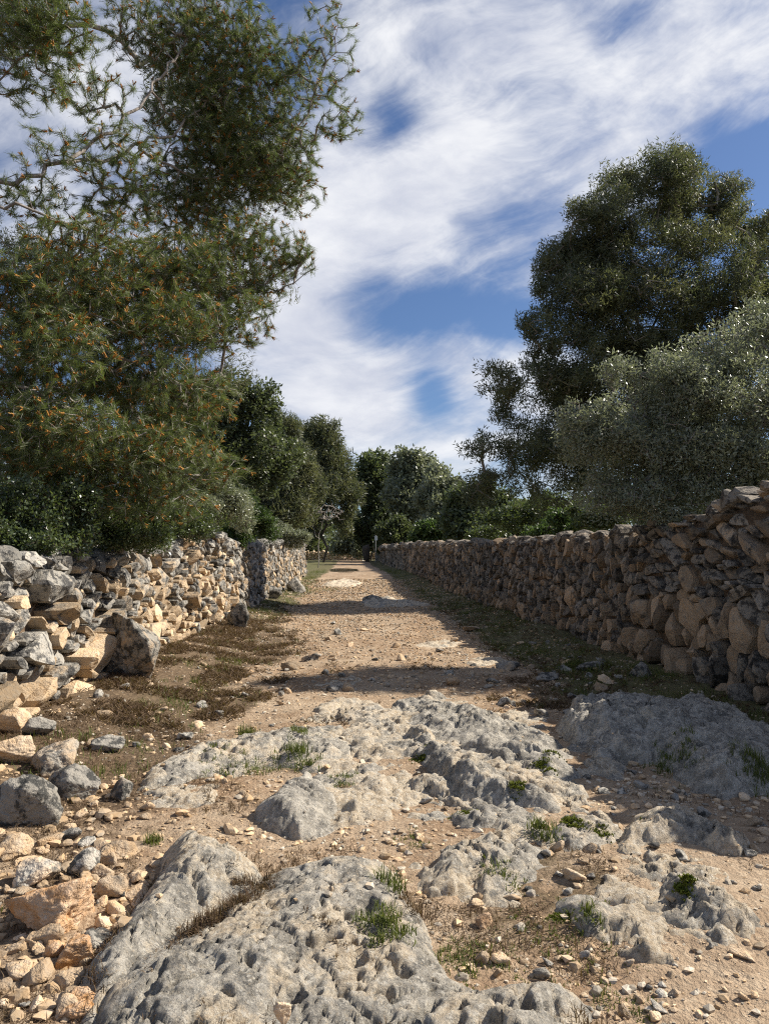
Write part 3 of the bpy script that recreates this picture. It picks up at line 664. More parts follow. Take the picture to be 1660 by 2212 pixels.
# ------------------------------------------------------------------ dry stone walls
def wall(label, sign, xface, y0, y1, top, zfoot, size, seed, mat, warmf, tintf, group, bigs=(), prot=0.05, gap=0.93, nparts=300, core_t=0.55, back=0.22, cope=1.0):
    rng = np.random.default_rng(seed)
    sd = []
    for (by, bz, bq, ba) in bigs: sd.append((by, bz, bq, ba, 0.0))
    A = np.zeros((9000, 5)); m = 0
    for b in sd: A[m] = b; m += 1
    n_try = int(26000)
    us = rng.random(n_try)
    lo, hi = math.log(max(y0, 3.0)), math.log(y1)
    fails = 0
    for k in range(n_try):
        y = y0 + (y1 - y0) * us[k] ** 1.6; z = rng.uniform(-0.15, 2.9)
        if z > top(y) + 0.28: continue
        r, asp, tilt = size(y, z, rng)          # radius, width/height, tilt
        dy = A[:m, 0] - y; dz = A[:m, 1] - z
        c, s = math.cos(tilt), math.sin(tilt)
        u = (dy * c + dz * s) / math.sqrt(asp); v = (-dy * s + dz * c) * math.sqrt(asp)
        if m and (np.hypot(u, v) < (r + A[:m, 2]) * 0.93).any(): continue
        A[m] = (y, z, r, asp, tilt); m += 1
        if m >= 8990: break
    A = A[:m]
    stones = []
    for i in range(m):
        y, z, q, asp, tilt = A[i]
        if z > top(y): continue
        c, s = math.cos(tilt), math.sin(tilt); ra = math.sqrt(asp)
        dy = A[:, 0] - y; dz = A[:, 1] - z
        near = (np.abs(dy) < q * 6 * max(ra, 1)) & (np.abs(dz) < q * 6 * max(1 / ra, 1)); near[i] = False
        u = (dy[near] * c + dz[near] * s) / ra; v = (-dy[near] * s + dz[near] * c) * ra
        d = np.hypot(u, v) + 1e-9; kk = d < q * 6; u, v, d = u[kk], v[kk], d[kk]; qq = A[near, 2][kk]
        t = d * q / (q + qq)
        px_size = q * FP / max(math.hypot(xface(y, z), y), 1)
        N, rings = (20, (1.0, 0.985, 0.86, 0.6, 0.3)) if px_size > 22 else ((14, (1.0, 0.97, 0.75, 0.4)) if px_size > 9 else (8, (1.0, 0.93, 0.5)))
        th = np.arange(N) * 2 * math.pi / N + rng.uniform(0, 0.3)
        dx_, dz_ = np.cos(th), np.sin(th)
        if len(d):
            w_ = np.maximum((dx_[:, None] * (u / d) + dz_[:, None] * (v / d)), 1e-3) / t
            rr = (w_ ** 26 ).sum(1) ** (-1 / 26)
        else: rr = np.full(N, q)
        rr = np.minimum(rr, q * 1.5) * gap * rng.uniform(0.97, 1.02, N)
        f0 = prot * rng.normal() * (0.6 + q / 0.12 * 0.4)
        f0 = min(max(f0, -0.06), 0.14)
        bulge = q * rng.uniform(0.0, 0.22)
        # two or three facets on the face
        fac = rng.normal(size=(3, 2)) * 0.42; off = rng.uniform(0.05, 0.35, 3) * q
        vs = []
        for ri, rho in enumerate(rings):
            U = dx_ * rr * rho; Vv = dz_ * rr * rho
            if ri == 0: dep_ = np.full(N, -back)
            else:
                base = bulge * (1 - rho ** 2.6)
                pl = np.min(fac[:, :1] * U + fac[:, 1:] * Vv + off[:, None], axis=0)
                dep_ = f0 + base + np.maximum(pl, -0.5 * q)
            vs.append(np.stack([U, Vv, dep_], 1))
        vs.append(np.array([[0, 0, f0 + bulge + min(off)]]))
        L = np.concatenate(vs)
        yy = y + L[:, 0] * ra * c - L[:, 1] / ra * s
        zz_ = z + L[:, 0] * ra * s + L[:, 1] / ra * c
        Wd = np.stack([xface(y, z) + sign * L[:, 2], yy, zz_], 1)
        Fs = []
        for ri in range(len(rings) - 1):
            a0 = ri * N + np.arange(N); a1 = ri * N + (np.arange(N) + 1) % N; b0 = a0 + N; b1 = a1 + N
            Fs += [np.stack([a0, a1, b1], 1), np.stack([a0, b1, b0], 1)]
        l0 = (len(rings) - 1) * N
        Fs.append(np.stack([l0 + np.arange(N), l0 + (np.arange(N) + 1) % N, np.full(N, len(rings) * N)], 1))
        Fq = np.concatenate(Fs)
        if sign < 0: Fq = Fq[:, ::-1]
        stones.append([Wd, Fq, q, warmf(y, z, rng), tintf(y, z, rng)])
    # coping stones set loosely along the top
    yc = y0
    while yc < y1:
        s = rng.uniform(0.09, 0.17) * (1 + max(0, yc - 20) / 30) * cope
        P, Fq = rock_shape(rng, 3 if yc < 14 else 2, 10, 0.07)
        P = rotz(P * np.array([rng.uniform(0.9, 1.4) * s * 1.2, s * rng.uniform(0.8, 1.3), s * rng.uniform(0.5, 1.0)]), rng.uniform(-0.5, 0.5))
        P += np.array([xface(yc, top(yc)) - sign * rng.uniform(0.05, 0.35), yc, top(yc) + rng.uniform(-0.06, 0.05)])
        stones.append([P, Fq, s * 0.9, warmf(yc, 9, rng), tintf(yc, 9, rng)])
        yc += s * rng.uniform(0.8, 1.5)
    # surface noise for all stones at once
    allV = np.concatenate([s[0] for s in stones])
    nn = 0.008 * fbm(allV * 9, 3, seed + 3) + 0.005 * fbm(allV * 28, 2, seed + 4)
    n2 = 0.007 * fbm(allV * 8 + 40, 3, seed + 5)
    allV[:, 0] += sign * nn; allV[:, 1] += n2; allV[:, 2] += n2[::-1] * 0 + 0.008 * fbm(allV * 8 + 90, 3, seed + 6)
    kk = 0
    for s_ in stones: s_[0] = allV[kk:kk + len(s_[0])]; kk += len(s_[0])
    cen = np.array([s_[0].mean(0) for s_ in stones]); sx, sy, sd_ = proj(cen)
    area = np.array([s_[2] for s_ in stones]) / np.maximum(sd_, 0.5)
    area[(sx < 0) | (sx > 1660) | (sd_ < 0.5)] *= 0.02
    rank = np.argsort(-area)
    root = empty('dry_stone_wall', (xface(y0, 0), y0, zfoot(y0)), label, 'wall', group)
    for i in rank[:nparts]:
        Wd, Fq, q, w, t = stones[i]
        c_ = Wd.mean(0); nvt = len(Wd)
        link('stone', mesh_np('stone', Wd - c_, Fq, mat, {'warm': np.full(nvt, w), 'tint': np.full(nvt, t)}, False), root, c_ - np.array(root.location))
    rest = [stones[i] for i in rank[nparts:]]
    if rest:
        offs = np.cumsum([0] + [len(s_[0]) for s_ in rest])[:-1]
        child('smaller_stones', np.concatenate([s_[0] for s_ in rest]), np.concatenate([s_[1] + o_ for s_, o_ in zip(rest, offs)]), mat, root,
              {'warm': np.concatenate([np.full(len(s_[0]), s_[3]) for s_ in rest]), 'tint': np.concatenate([np.full(len(s_[0]), s_[4]) for s_ in rest])}, False, kind='stuff')
    # earth and rubble core behind the face stones
    ys = np.arange(y0, y1 + 0.01, max(0.25, (y1 - y0) / 260)); cv = []
    for y in ys:
        tz = top(y) - 0.10
        xf = xface(y, 0.5) - sign * 0.17
        for (xx, zz_) in ((xf, -0.3), (xf - sign * 0.02, tz * 0.6), (xf - sign * 0.06, tz), (xf - sign * core_t, tz - 0.03), (xf - sign * core_t, -0.3)):
            cv.append((xx, y, zz_))
    cv = np.array(cv); cv[:, 2] += 0.03 * fbm(cv * 3, 2, seed); nS = len(ys); cf = []
    for i in range(nS - 1):
        for j in range(4): cf.append((i * 5 + j, i * 5 + j + 1, (i + 1) * 5 + j + 1, (i + 1) * 5 + j))
    child('core', cv, np.array(cf), M['ground'], root, {'weed': np.full(len(cv), 0.8), 'green': np.zeros(len(cv))})
    return root

def interp(tab):
    ys_, zs_ = zip(*tab)
    return lambda y: float(np.interp(y, ys_, zs_))
# left wall, near part: heaped irregular blocks
def sizeL(y, z, rng):
    r = (1.12 if y < 9.5 else 1.0) * rng.choice([0.045, 0.07, 0.10, 0.135, 0.175], p=[0.18, 0.22, 0.25, 0.21, 0.14]) * (1 + max(0, y - 12) / 60)
    return r * rng.uniform(0.9, 1.15), rng.uniform(1.0, 2.6), rng.normal() * 0.32
def warmL(y, z, rng): return float(np.clip(0.68 - 0.28 * z + rng.normal() * 0.26 + 0.16 * (y > 9), 0.0, 1.0))
def tintL(y, z, rng): return float(np.clip(0.5 + rng.normal() * 0.22, 0, 1))
topL = interp([(4.0, 0.35), (4.8, 0.9), (5.4, 1.38), (6.2, 1.5), (7.5, 1.48), (9.0, 1.50), (10.0, 1.62), (11.5, 1.55), (13, 1.66), (14.3, 1.95), (15.5, 2.02), (16.5, 1.92), (17.4, 1.85)])
fL = lambda y, z: -2.78 - 0.10 * z + 0.05 * math.sin(y * 0.9) + 0.02 * y * 0.4 - 0.02
wall('sunlit dry stone wall of tumbled tan and grey blocks at left', 1, fL, 4.0, 17.4, topL, lambda y: 0.1, sizeL, 101, M['wall_sunny'], warmL, tintL, None,
     bigs=[(8.35, 0.40, 0.34, 0.9), (9.3, 0.75, 0.22, 1.5), (6.2, 0.9, 0.24, 0.8), (7.2, 1.25, 0.17, 1.6), (10.4, 1.38, 0.2, 1.2), (5.7, 1.2, 0.22, 0.8), (12.4, 0.4, 0.2, 0.8), (7.0, 0.25, 0.18, 1.4), (9.6, 1.25, 0.17, 1.3), (11.6, 1.2, 0.17, 1.0)], prot=0.06, gap=0.93)
# left wall, far part: neater coursed wall set a little back
def sizeL2(y, z, rng):
    r = rng.uniform(0.065, 0.11) * (1 + max(0, y - 25) / 50)
    return r, rng.uniform(0.6, 1.5), rng.normal() * 0.3
fL2 = lambda y, z: -2.60 - 0.05 * z + 0.03 * math.sin(y * 0.7)
topL2 = interp([(17.4, 1.78), (20, 1.80), (30, 2.0), (40, 2.12), (45.2, 2.15)])
wall('far dry stone wall at left, half in tree shade, ending at a squared end', 1, fL2, 17.4, 45.2, topL2, lambda y: 0.1, sizeL2, 103, M['wall_sunny'],
     lambda y, z, r: float(np.clip(0.52 - 0.1 * z + r.normal() * 0.18, 0, 1)), tintL, None, prot=0.03)
# right wall: slabs set on edge
def sizeR(y, z, rng):
    g = 1 + max(0, y - 16) / 40
    if z < 1.0 and 7.2 < y < 10.5:
        return rng.choice([0.09, 0.13, 0.17]) * rng.uniform(0.85, 1.1), rng.uniform(0.45, 0.9), rng.normal() * 0.25
    if z > 1.0 and y < 10.5:
        return rng.choice([0.06, 0.10, 0.145]) * rng.uniform(0.85, 1.1), rng.uniform(1.8, 4.5), 0.25 + rng.normal() * 0.3
    return rng.choice([0.06, 0.085, 0.12]) * rng.uniform(0.85, 1.1) * g, rng.uniform(0.4, 1.0), 0.10 + rng.normal() * 0.2
topR = interp([(4.5, 2.3), (6.0, 2.32), (7.2, 2.22), (8.0, 2.12), (9.0, 2.0), (10.0, 1.9), (11.5, 1.86), (20, 1.88), (30, 1.95), (48, 2.1), (110, 2.4)])
fR = lambda y, z: 4.02 + 0.11 * z - 0.008 * max(0, y - 8) * (y < 30) - 0.17 * (y >= 30) + 0.05 * math.sin(y * 0.5 + 1)
def warmR(y, z, rng):
    h = 0.40 * math.exp(-((y - 9.3) / 1.8) ** 2) * (z < 1.05) + 0.25 * (z < 0.45) * (y > 10)
    return float(np.clip(0.36 + h + rng.normal() * 0.22, 0, 1))
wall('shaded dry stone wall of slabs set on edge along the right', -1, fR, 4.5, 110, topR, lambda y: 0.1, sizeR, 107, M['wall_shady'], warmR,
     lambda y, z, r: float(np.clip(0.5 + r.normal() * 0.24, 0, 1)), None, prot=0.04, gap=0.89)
# low sunny wall closing the far end, seen end to end across the lane
def cross_wall():
    rng = np.random.default_rng(5)
    root = empty('dry_stone_wall', (-4, 124, 0.5), 'low sunlit tan stone wall across the far end of the lane', 'wall')
    x = -9.0
    while x < 9:
        z = 0.45
        while z < 1.9:
            s = rng.uniform(0.22, 0.4); P, F = rock_shape(rng, 2, 9, 0.05)
            P = P * np.array([s * 0.75, 0.35, s * 0.62]) + np.array([x + rng.uniform(-0.1, 0.1), 124 + rng.uniform(-0.06, 0.06), z + s * 0.5])
            c_ = P.mean(0)
            link('stone', mesh_np('stone', P - c_, F, M['wall_sunny'], {'warm': np.full(len(P), rng.uniform(0.6, 1)), 'tint': np.full(len(P), rng.uniform(0.4, 0.9))}), root, c_ - np.array(root.location))
            z += s * 0.95
        x += 0.42
cross_wall()

# ------------------------------------------------------------------ trees
def grow(limbs, targets, step, rng, bend=0.45, wig=0.12):
    """limbs: (points, radius0, radius1). returns positions, parents, is_tip, limb radius"""
    P = []; par = []; lr = []
    for pts, r0, r1 in limbs:
        pts = np.array(pts, float); seg = np.linalg.norm(np.diff(pts, axis=0), axis=1); L = np.concatenate([[0], np.cumsum(seg)])
        k = max(2, int(L[-1] / step)); t = np.linspace(0, L[-1], k + 1)
        # smooth the polyline a little
        Q = np.stack([np.interp(t, L, pts[:, j]) for j in range(3)], 1)
        for _ in range(2): Q[1:-1] = (Q[:-2] + 2 * Q[1:-1] + Q[2:]) / 4
        Q[1:-1] += 0.18 * step * rng.normal(size=Q[1:-1].shape)
        start = -1
        if P:
            start = int(np.argmin(np.linalg.norm(np.array(P) - Q[0], axis=1)))
        for j in range(len(Q)):
            P.append(Q[j]); par.append(start if j == 0 else len(P) - 2); lr.append(r0 + (r1 - r0) * j / (len(Q) - 1))
    n0 = len(P); tips = []
    cap = n0 + len(targets) * 8 + 10
    A = np.zeros((cap, 3)); A[:n0] = P; pa = np.full(cap, -1); pa[:n0] = par; dirs = np.zeros((cap, 3)); dirs[:, 2] = 1
    for i in range(n0):
        if pa[i] >= 0:
            v = A[i] - A[pa[i]]; dirs[i] = v / (np.linalg.norm(v) + 1e-9)
    D0 = np.full(len(targets), 1e9)
    for i in range(0, n0): D0 = np.minimum(D0, np.linalg.norm(targets - A[i], axis=1))
    m = n0
    for ti in np.argsort(D0):
        t = targets[ti]; v = A[:m] - t; d2 = np.einsum('ij,ij->i', v, v)
        i = int(np.argmin(d2)); d = math.sqrt(d2[i])
        if d < 1e-4: continue
        k = min(7, max(1, int(round(d / step))))
        ctrl = A[i] + dirs[i] * d * bend + rng.normal(size=3) * d * wig
        prev = i
        for j in range(1, k + 1):
            s = j / k; q = (1 - s) ** 2 * A[i] + 2 * s * (1 - s) * ctrl + s * s * t
            A[m] = q; pa[m] = prev; vv = q - A[prev]; dirs[m] = vv / (np.linalg.norm(vv) + 1e-9); prev = m; m += 1
        tips.append(m - 1)
        if m > cap - 9: break
    cnt = np.zeros(m); cnt[tips] = 1
    for i in range(m - 1, n0 - 1, -1): cnt[pa[i]] += cnt[i]
    return A[:m], pa[:m], np.array(tips), dirs[:m], cnt, np.array(lr), n0
def tubes(P0, P1, r0, r1, sides):
    ax = P1 - P0; ax /= np.linalg.norm(ax, axis=1)[:, None] + 1e-9
    ref = np.where(np.abs(ax[:, 2:3]) > 0.9, np.array([[1.0, 0, 0]]), np.array([[0, 0, 1.0]]))
    u = np.cross(ax, ref); u /= np.linalg.norm(u, axis=1)[:, None] + 1e-9; v = np.cross(ax, u)
    a = np.arange(sides) * 2 * math.pi / sides
    ring = np.cos(a)[None, :, None] * u[:, None] + np.sin(a)[None, :, None] * v[:, None]
    e = (P1 - P0) * 0.03
    V = np.concatenate([(P0 - e)[:, None] + ring * r0[:, None, None], (P1 + e)[:, None] + ring * r1[:, None, None]], 1)
    k = np.arange(sides); k2 = (k + 1) % sides
    F = np.stack([k, k2, k2 + sides, k + sides], 1)[None] + (np.arange(len(P0)) * 2 * sides)[:, None, None]
    return V.reshape(-1, 3), F.reshape(-1, 4)
def branches(A, pa, cnt, lr, n0, rtip, rpow, rmin=0.0):
    r = rtip * np.maximum(cnt, 0.6) ** rpow
    r[:n0] = np.minimum(np.maximum(r[:n0] * 0.8, lr * 0.4), lr * 1.0)
    e = np.where(pa >= 0)[0]; rp = np.minimum(r[pa[e]], r[e] * 1.5); rc = r[e]
    k = rc >= rmin
    e, rp, rc = e[k], rp[k], rc[k]
    Vs, Fs, off = [], [], 0
    for lo, hi, sd in ((0.0, 0.012, 3), (0.012, 0.035, 5), (0.035, 9, 9)):
        s = (rc >= lo) & (rc < hi)
        if s.any():
            V, F = tubes(A[pa[e[s]]], A[e[s]], rp[s], rc[s], sd); Vs.append(V); Fs.append(F + off); off += len(V)
    return np.concatenate(Vs), np.concatenate(Fs)
def orth(ax, rng, n=None):
    v = rng.normal(size=ax.shape); v -= (v * ax).sum(-1, keepdims=True) * ax
    return v / (np.linalg.norm(v, axis=-1, keepdims=True) + 1e-9)
def needles(tip, ax, per, length, width, spread, back, rng, jit=0.0):
    """brushes of single triangle needles"""
    n = len(tip); ax = ax / (np.linalg.norm(ax, axis=1)[:, None] + 1e-9)
    AX = np.repeat(ax, per, 0); T = np.repeat(tip, per, 0)
    s = rng.random(n * per); o = orth(AX, rng)
    d = AX * rng.uniform(0.35, 1.0, (n * per, 1)) + o * spread * rng.uniform(0.4, 1.0, (n * per, 1)); d /= np.linalg.norm(d, axis=1)[:, None]
    b = T - AX * (s * back)[:, None] + np.clip(rng.normal(size=T.shape), -1.15, 1.15) * jit
    L = length * rng.uniform(0.7, 1.15, (n * per, 1))
    w = orth(d, rng) * width / 2
    V = np.stack([b - w, b + w, b + d * L], 1).reshape(-1, 3)
    F = np.arange(len(V)).reshape(-1, 3)
    tint = np.repeat(np.clip(np.repeat(rng.random(n), per) * 0.75 + rng.random(n * per) * 0.25, 0, 1), 3)
    return V, F, tint
def leaves(tip, ax, per, length, width, spread, back, rng, jit=0.0):
    """diamond shaped leaves, slightly folded along the midrib"""
    n = len(tip); ax = ax / (np.linalg.norm(ax, axis=1)[:, None] + 1e-9)
    AX = np.repeat(ax, per, 0); T = np.repeat(tip, per, 0); N = n * per
    o = orth(AX, rng)
    d = AX * rng.uniform(-0.1, 1.0, (N, 1)) + o * spread * rng.uniform(0.4, 1.0, (N, 1)); d /= np.linalg.norm(d, axis=1)[:, None]
    b = T - AX * (rng.random(N) * back)[:, None] + o * 0.1 * back * rng.random((N, 1)) + np.clip(rng.normal(size=T.shape), -1.15, 1.15) * jit
    L = length * rng.uniform(0.6, 1.2, (N, 1)); w = orth(d, rng) * width / 2 * rng.uniform(0.7, 1.2, (N, 1))
    V = np.stack([b, b + d * L * 0.45 - w, b + d * L, b + d * L * 0.45 + w], 1).reshape(-1, 3)
    F = np.arange(len(V)).reshape(-1, 4)
    tint = np.repeat(np.clip(np.repeat(rng.random(n), per) * 0.6 + rng.random(N) * 0.4, 0, 1), 4)
    return V, F, tint
def sample_clumps(clumps, n, rng, thick=0.8, shell=0.35, sub=0, subr=0.3):
    """clumps: (px, py, rx, ry, depth, weight) -> world points"""
    ar = np.array([c[2] * c[3] * c[4] ** 2 * c[5] for c in clumps]); pr = ar / ar.sum(); out = []
    for c, k in zip(clumps, rng.multinomial(n, pr)):
        if not k: continue
        cen = D(c[0], c[1], c[4]); rx = c[2] * c[4] / FP; rz = c[3] * c[4] / FP; ry = thick * (rx + rz) / 2
        v = rng.normal(size=(k, 3)); v /= np.linalg.norm(v, axis=1)[:, None]
        rr = rng.random((k, 1)) ** shell
        p = v * rr
        if sub:
            sc = rng.normal(size=(sub, 3)); sc /= np.linalg.norm(sc, axis=1)[:, None]; sc *= rng.uniform(0.55, 0.92, (sub, 1))
            p = sc[rng.integers(0, sub, k)] + p * subr
        out.append(cen + p * np.array([rx, ry, rz]))
    return np.concatenate(out)

# --- the big near pine at left -----------------------------------------------
def near_pine():
    rng = np.random.default_rng(21)
    cl = [(80, 50, 150, 110, 7.6, 1.15), (60, 190, 110, 50, 7.6, .55), (330, 60, 120, 100, 10, .7), (470, 90, 140, 120, 10.5, 1.1), (600, 170, 120, 110, 10.5, .9),
          (715, 70, 70, 90, 10, .22), (730, 190, 70, 60, 10, .18), (735, 275, 62, 45, 10, .35), (450, 250, 150, 110, 10.6, 1.2), (560, 340, 140, 100, 10.6, 1.25), (430, 420, 150, 100, 10.8, 1.3),
          (640, 420, 65, 60, 10.5, .5), (250, 330, 120, 80, 9, .45), (120, 330, 100, 60, 8.5, .36), (210, 200, 90, 60, 9, .4), (60, 430, 100, 60, 8.5, .55), (250, 440, 120, 60, 9.5, .6), (540, 540, 140, 80, 10, .9), (380, 580, 150, 90, 9.4, .95), (640, 560, 50, 40, 10, .4),
          (200, 540, 160, 80, 8.2, .7), (60, 610, 110, 100, 7.8, .8), (300, 700, 200, 90, 8.8, 1.1), (500, 690, 105, 75, 9.5, .8), (100, 760, 150, 100, 7.8, 1.15),
          (320, 840, 170, 90, 8.8, 1.0), (120, 930, 170, 90, 7.8, 1.1), (330, 985, 160, 85, 8.4, 1.0), (480, 1020, 75, 50, 9, .55), (300, 1085, 165, 55, 8.4, .75), (440, 860, 85, 70, 9.5, .7), (560, 620, 70, 50, 10, .5), (30, 1000, 120, 80, 8.0, .8), (180, 1050, 140, 50, 8.4, .7), (30, 860, 110, 80, 8.2, .8), (200, 640, 150, 70, 9, .8), (170, 820, 140, 70, 9, .8), (400, 930, 110, 60, 9.4, .7)]
    base = np.array([-5.7, 9.2, 1.2])
    tr = [base, base + [0.1, 0, 2.2], base + [0.35, -0.1, 4.5], base + [0.6, 0, 7.0], base + [0.9, 0.3, 9.6]]
    limbs = [(tr, 0.26, 0.08),
             ([tr[2] + [0, 0, -0.4], D(-20, 395, 8.2), D(130, 358, 8.6), D(230, 290, 9.0), D(330, 200, 9.6), D(400, 90, 10), D(440, -10, 10.2)], 0.085, 0.025),
             ([D(150, 352, 8.7), D(250, 340, 9.3), D(340, 300, 9.9), D(440, 230, 10.3), D(520, 140, 10.5), D(560, 40, 10.5)], 0.06, 0.02),
             ([D(300, 320, 9.7), D(420, 390, 10.4), D(560, 370, 10.5), D(640, 290, 10.3), D(690, 180, 10.1), D(725, 90, 10), D(738, 10, 10)], 0.05, 0.008),
             ([tr[1] + [0.1, 0, 1.2], D(-20, 425, 8.0), D(140, 478, 8.4), D(300, 545, 9.0), D(450, 600, 9.5), D(590, 640, 9.9), D(660, 590, 10)], 0.06, 0.008),
             ([tr[1] + [0, 0, 0.6], D(-20, 640, 7.8), D(120, 700, 8.1), D(270, 770, 8.5), D(400, 840, 9.0), D(500, 800, 9.4)], 0.05, 0.01),
             ([tr[1], D(-20, 820, 7.7), D(150, 880, 8.0), D(280, 960, 8.4), D(400, 1040, 8.7), D(520, 1015, 9.0)], 0.055, 0.01),
             ([tr[2] + [0, 0, 0.8], D(-60, 230, 7.6), D(50, 130, 7.6), D(150, 40, 7.8)], 0.05, 0.012),
             ([D(330, 200, 9.6), D(420, 300, 10.6), D(430, 430, 10.8), D(520, 520, 10.4)], 0.04, 0.012)]
    T = sample_clumps(cl, 12500, rng, 0.85, 0.45)
    gone = (rng.random(len(T)) < 0.0); T = T[~gone]
    A, pa, tips, dirs, cnt, lr, n0 = grow(limbs, T, 0.17, rng, 0.38, 0.07)
    root = empty('pine_tree', base, 'tall pine with orange pollen cones overhanging the lane at left', 'tree')
    V, F = branches(A, pa, cnt, lr, n0, 0.0030, 0.40)
    child('trunk', V, F, M['bark'], root)
    ax = dirs[tips] + 0.35 * rng.normal(size=(len(tips), 3)) + np.array([0.10, -0.05, 0.12])
    V, F, t = needles(A[tips], ax, 34, 0.10, 0.0047, 0.50, 0.13, rng, 0.012)
    # shoots part way along the twigs as well
    mid = pa[tips]; mid = mid[mid >= n0]
    ax2 = dirs[mid] + 0.6 * rng.normal(size=(len(mid), 3)) + np.array([0, 0, 0.25])
    sel = rng.random(len(mid)) < 0.4
    V2, F2, t2 = needles(A[mid][sel], ax2[sel], 16, 0.09, 0.0045, 0.6, 0.10, rng, 0.012)
    child('crown', np.concatenate([V, V2]), np.concatenate([F, F2 + len(V)]), M['needle_near'], root, {'tint': np.concatenate([t, t2])}, False)
    # pollen cones: short orange fingers at the shoot tips
    px, py, dd = proj(A[tips]); low = rng.random(len(tips)) < np.where(py > 450, 0.42, 0.25)
    tp = A[tips][low]; aa = ax[low] / np.linalg.norm(ax[low], axis=1)[:, None]; k = 4
    AX = np.repeat(aa, k, 0); o_ = orth(AX, rng); d_ = AX + 0.55 * o_; d_ /= np.linalg.norm(d_, axis=1)[:, None]
    P0 = np.repeat(tp, k, 0) + o_ * 0.004; P1 = P0 + d_ * rng.uniform(0.035, 0.062, (len(P0), 1))
    V, F = tubes(P0, P1, np.full(len(P0), 0.008), np.full(len(P0), 0.0045), 3)
    child('pollen_cones', V, F, M['pollen'], root, {'tint': np.repeat(rng.random(len(P0)), 6)}, kind='stuff')
near_pine()

def tree(name, label, cat, base, limbs, cl, nt, leafkind, mat, bark, per, length, width, spread, back, seed, step=0.4, group=None, thick=0.85, shell=0.35, sub=0, subr=0.3, rtip=0.006, rmin=0.0, up=0.3, rpow=0.42, jit=0.0):
    rng = np.random.default_rng(seed)
    T = sample_clumps(cl, nt, rng, thick, shell, sub, subr)
    T = T[T[:, 2] > base[2] + 0.05]
    A, pa, tips, dirs, cnt, lr, n0 = grow(limbs, T, step, rng)
    root = empty(name, base, label, cat, group)
    V, F = branches(A, pa, cnt, lr, n0, rtip, rpow, rmin)
    child('trunk' if cat == 'tree' else 'stems', V, F, bark, root)
    ax = dirs[tips] + 0.4 * rng.normal(size=(len(tips), 3)) + np.array([0, 0, up])
    V, F, t = (needles if leafkind == 'n' else leaves)(A[tips], ax, per, length, width, spread, back, rng, jit)
    child('crown' if cat == 'tree' else 'foliage', V, F, mat, root, {'tint': t}, False)
    return root

# a darker pine close behind it
# --- big pine behind the right wall ------------------------------------------
DR = 24.5
bR = np.array([D(1400, 1150, DR + 1)[0], DR + 1, 0.4])
clR = [(1410, 400, 115, 70, DR, 1), (1450, 365, 50, 40, DR, .7), (1290, 480, 90, 70, DR - 1, 1), (1500, 470, 100, 80, DR + 1, 1), (1575, 430, 40, 45, DR + 1, .7), (1215, 560, 60, 55, DR - 1, 1), (1350, 560, 140, 90, DR, 1.1),
       (1530, 590, 120, 90, DR, 1), (1640, 560, 60, 80, DR + 1, .9), (1250, 660, 100, 80, DR - 1, 1.1), (1400, 700, 150, 100, DR, 1.2), (1580, 720, 120, 90, DR, 1), (1175, 620, 30, 30, DR - 1, .7), (1165, 700, 45, 35, DR - 2, .8),
       (1210, 780, 85, 70, DR - 1, 1), (1320, 830, 140, 90, DR, 1.1), (1080, 815, 55, 32, DR - 2, .6), (1130, 870, 70, 45, DR - 1, .7), (1060, 960, 60, 38, DR - 2, .6), (1150, 960, 90, 60, DR - 1, .75), (1280, 960, 120, 80, DR, 1), (1090, 1050, 100, 45, DR - 1, .6), (1480, 880, 150, 100, DR, 1), (1240, 1060, 120, 50, DR, .7), (1650, 500, 40, 45, DR + 1, .6), (1650, 660, 60, 70, DR, .9)]
tR = [bR, D(1400, 950, DR + 1), D(1385, 760, DR + .6), D(1345, 640, DR), D(1310, 520, DR - .5)]
tree('pine_tree', 'large dark pine rising behind the right wall', 'tree', bR,
     [(tR, 0.32, 0.08), ([tR[1], D(1250, 860, DR), D(1120, 830, DR - 1.5)], 0.09, 0.02), ([tR[2], D(1460, 600, DR + .5), D(1450, 400, DR)], 0.12, 0.03), ([tR[1], D(1500, 800, DR), D(1580, 680, DR), D(1640, 560, DR)], 0.12, 0.03),
      ([D(1400, 1010, DR + 1), D(1250, 980, DR), D(1060, 965, DR - 1.5)], 0.09, 0.02), ([tR[3], D(1250, 600, DR - .8), D(1190, 560, DR - 1)], 0.06, 0.02), ([D(1400, 1060, DR + 1), D(1200, 1060, DR)], 0.06, 0.02)],
     clR, 7200, 'n', M['needle_far'], M['bark'], 40, 0.15, 0.036, 1.0, 0.2, 31, step=0.5, sub=20, subr=0.45, jit=0.15, rtip=0.008, rmin=0.0125, shell=0.4, thick=1.2)

# --- olive over the right wall -----------------------------------------------
DO = 10.3
bO = np.array([5.25, 11.0, 0.4])
clO = [(1570, 770, 100, 70, DO, 1), (1650, 715, 70, 70, DO + .4, 1), (1430, 850, 95, 75, DO, 1), (1335, 800, 40, 35, DO, .8), (1420, 775, 30, 30, DO, .6), (1305, 910, 95, 65, DO - .3, 1), (1480, 920, 150, 95, DO, 1.2), (1620, 880, 120, 110, DO, 1.2),
       (1250, 960, 50, 42, DO - .4, .9), (1350, 1000, 130, 65, DO - .2, 1), (1550, 1000, 150, 85, DO, 1.1), (1650, 1030, 80, 60, DO - .6, 1), (1430, 1060, 110, 40, DO - .4, .7), (1720, 860, 80, 130, DO, 1), (1300, 1060, 70, 35, DO, .6), (1480, 1110, 130, 35, DO - .3, .9), (1360, 1085, 100, 30, DO - .3, .8), (1600, 1070, 100, 40, DO - .6, .9)]
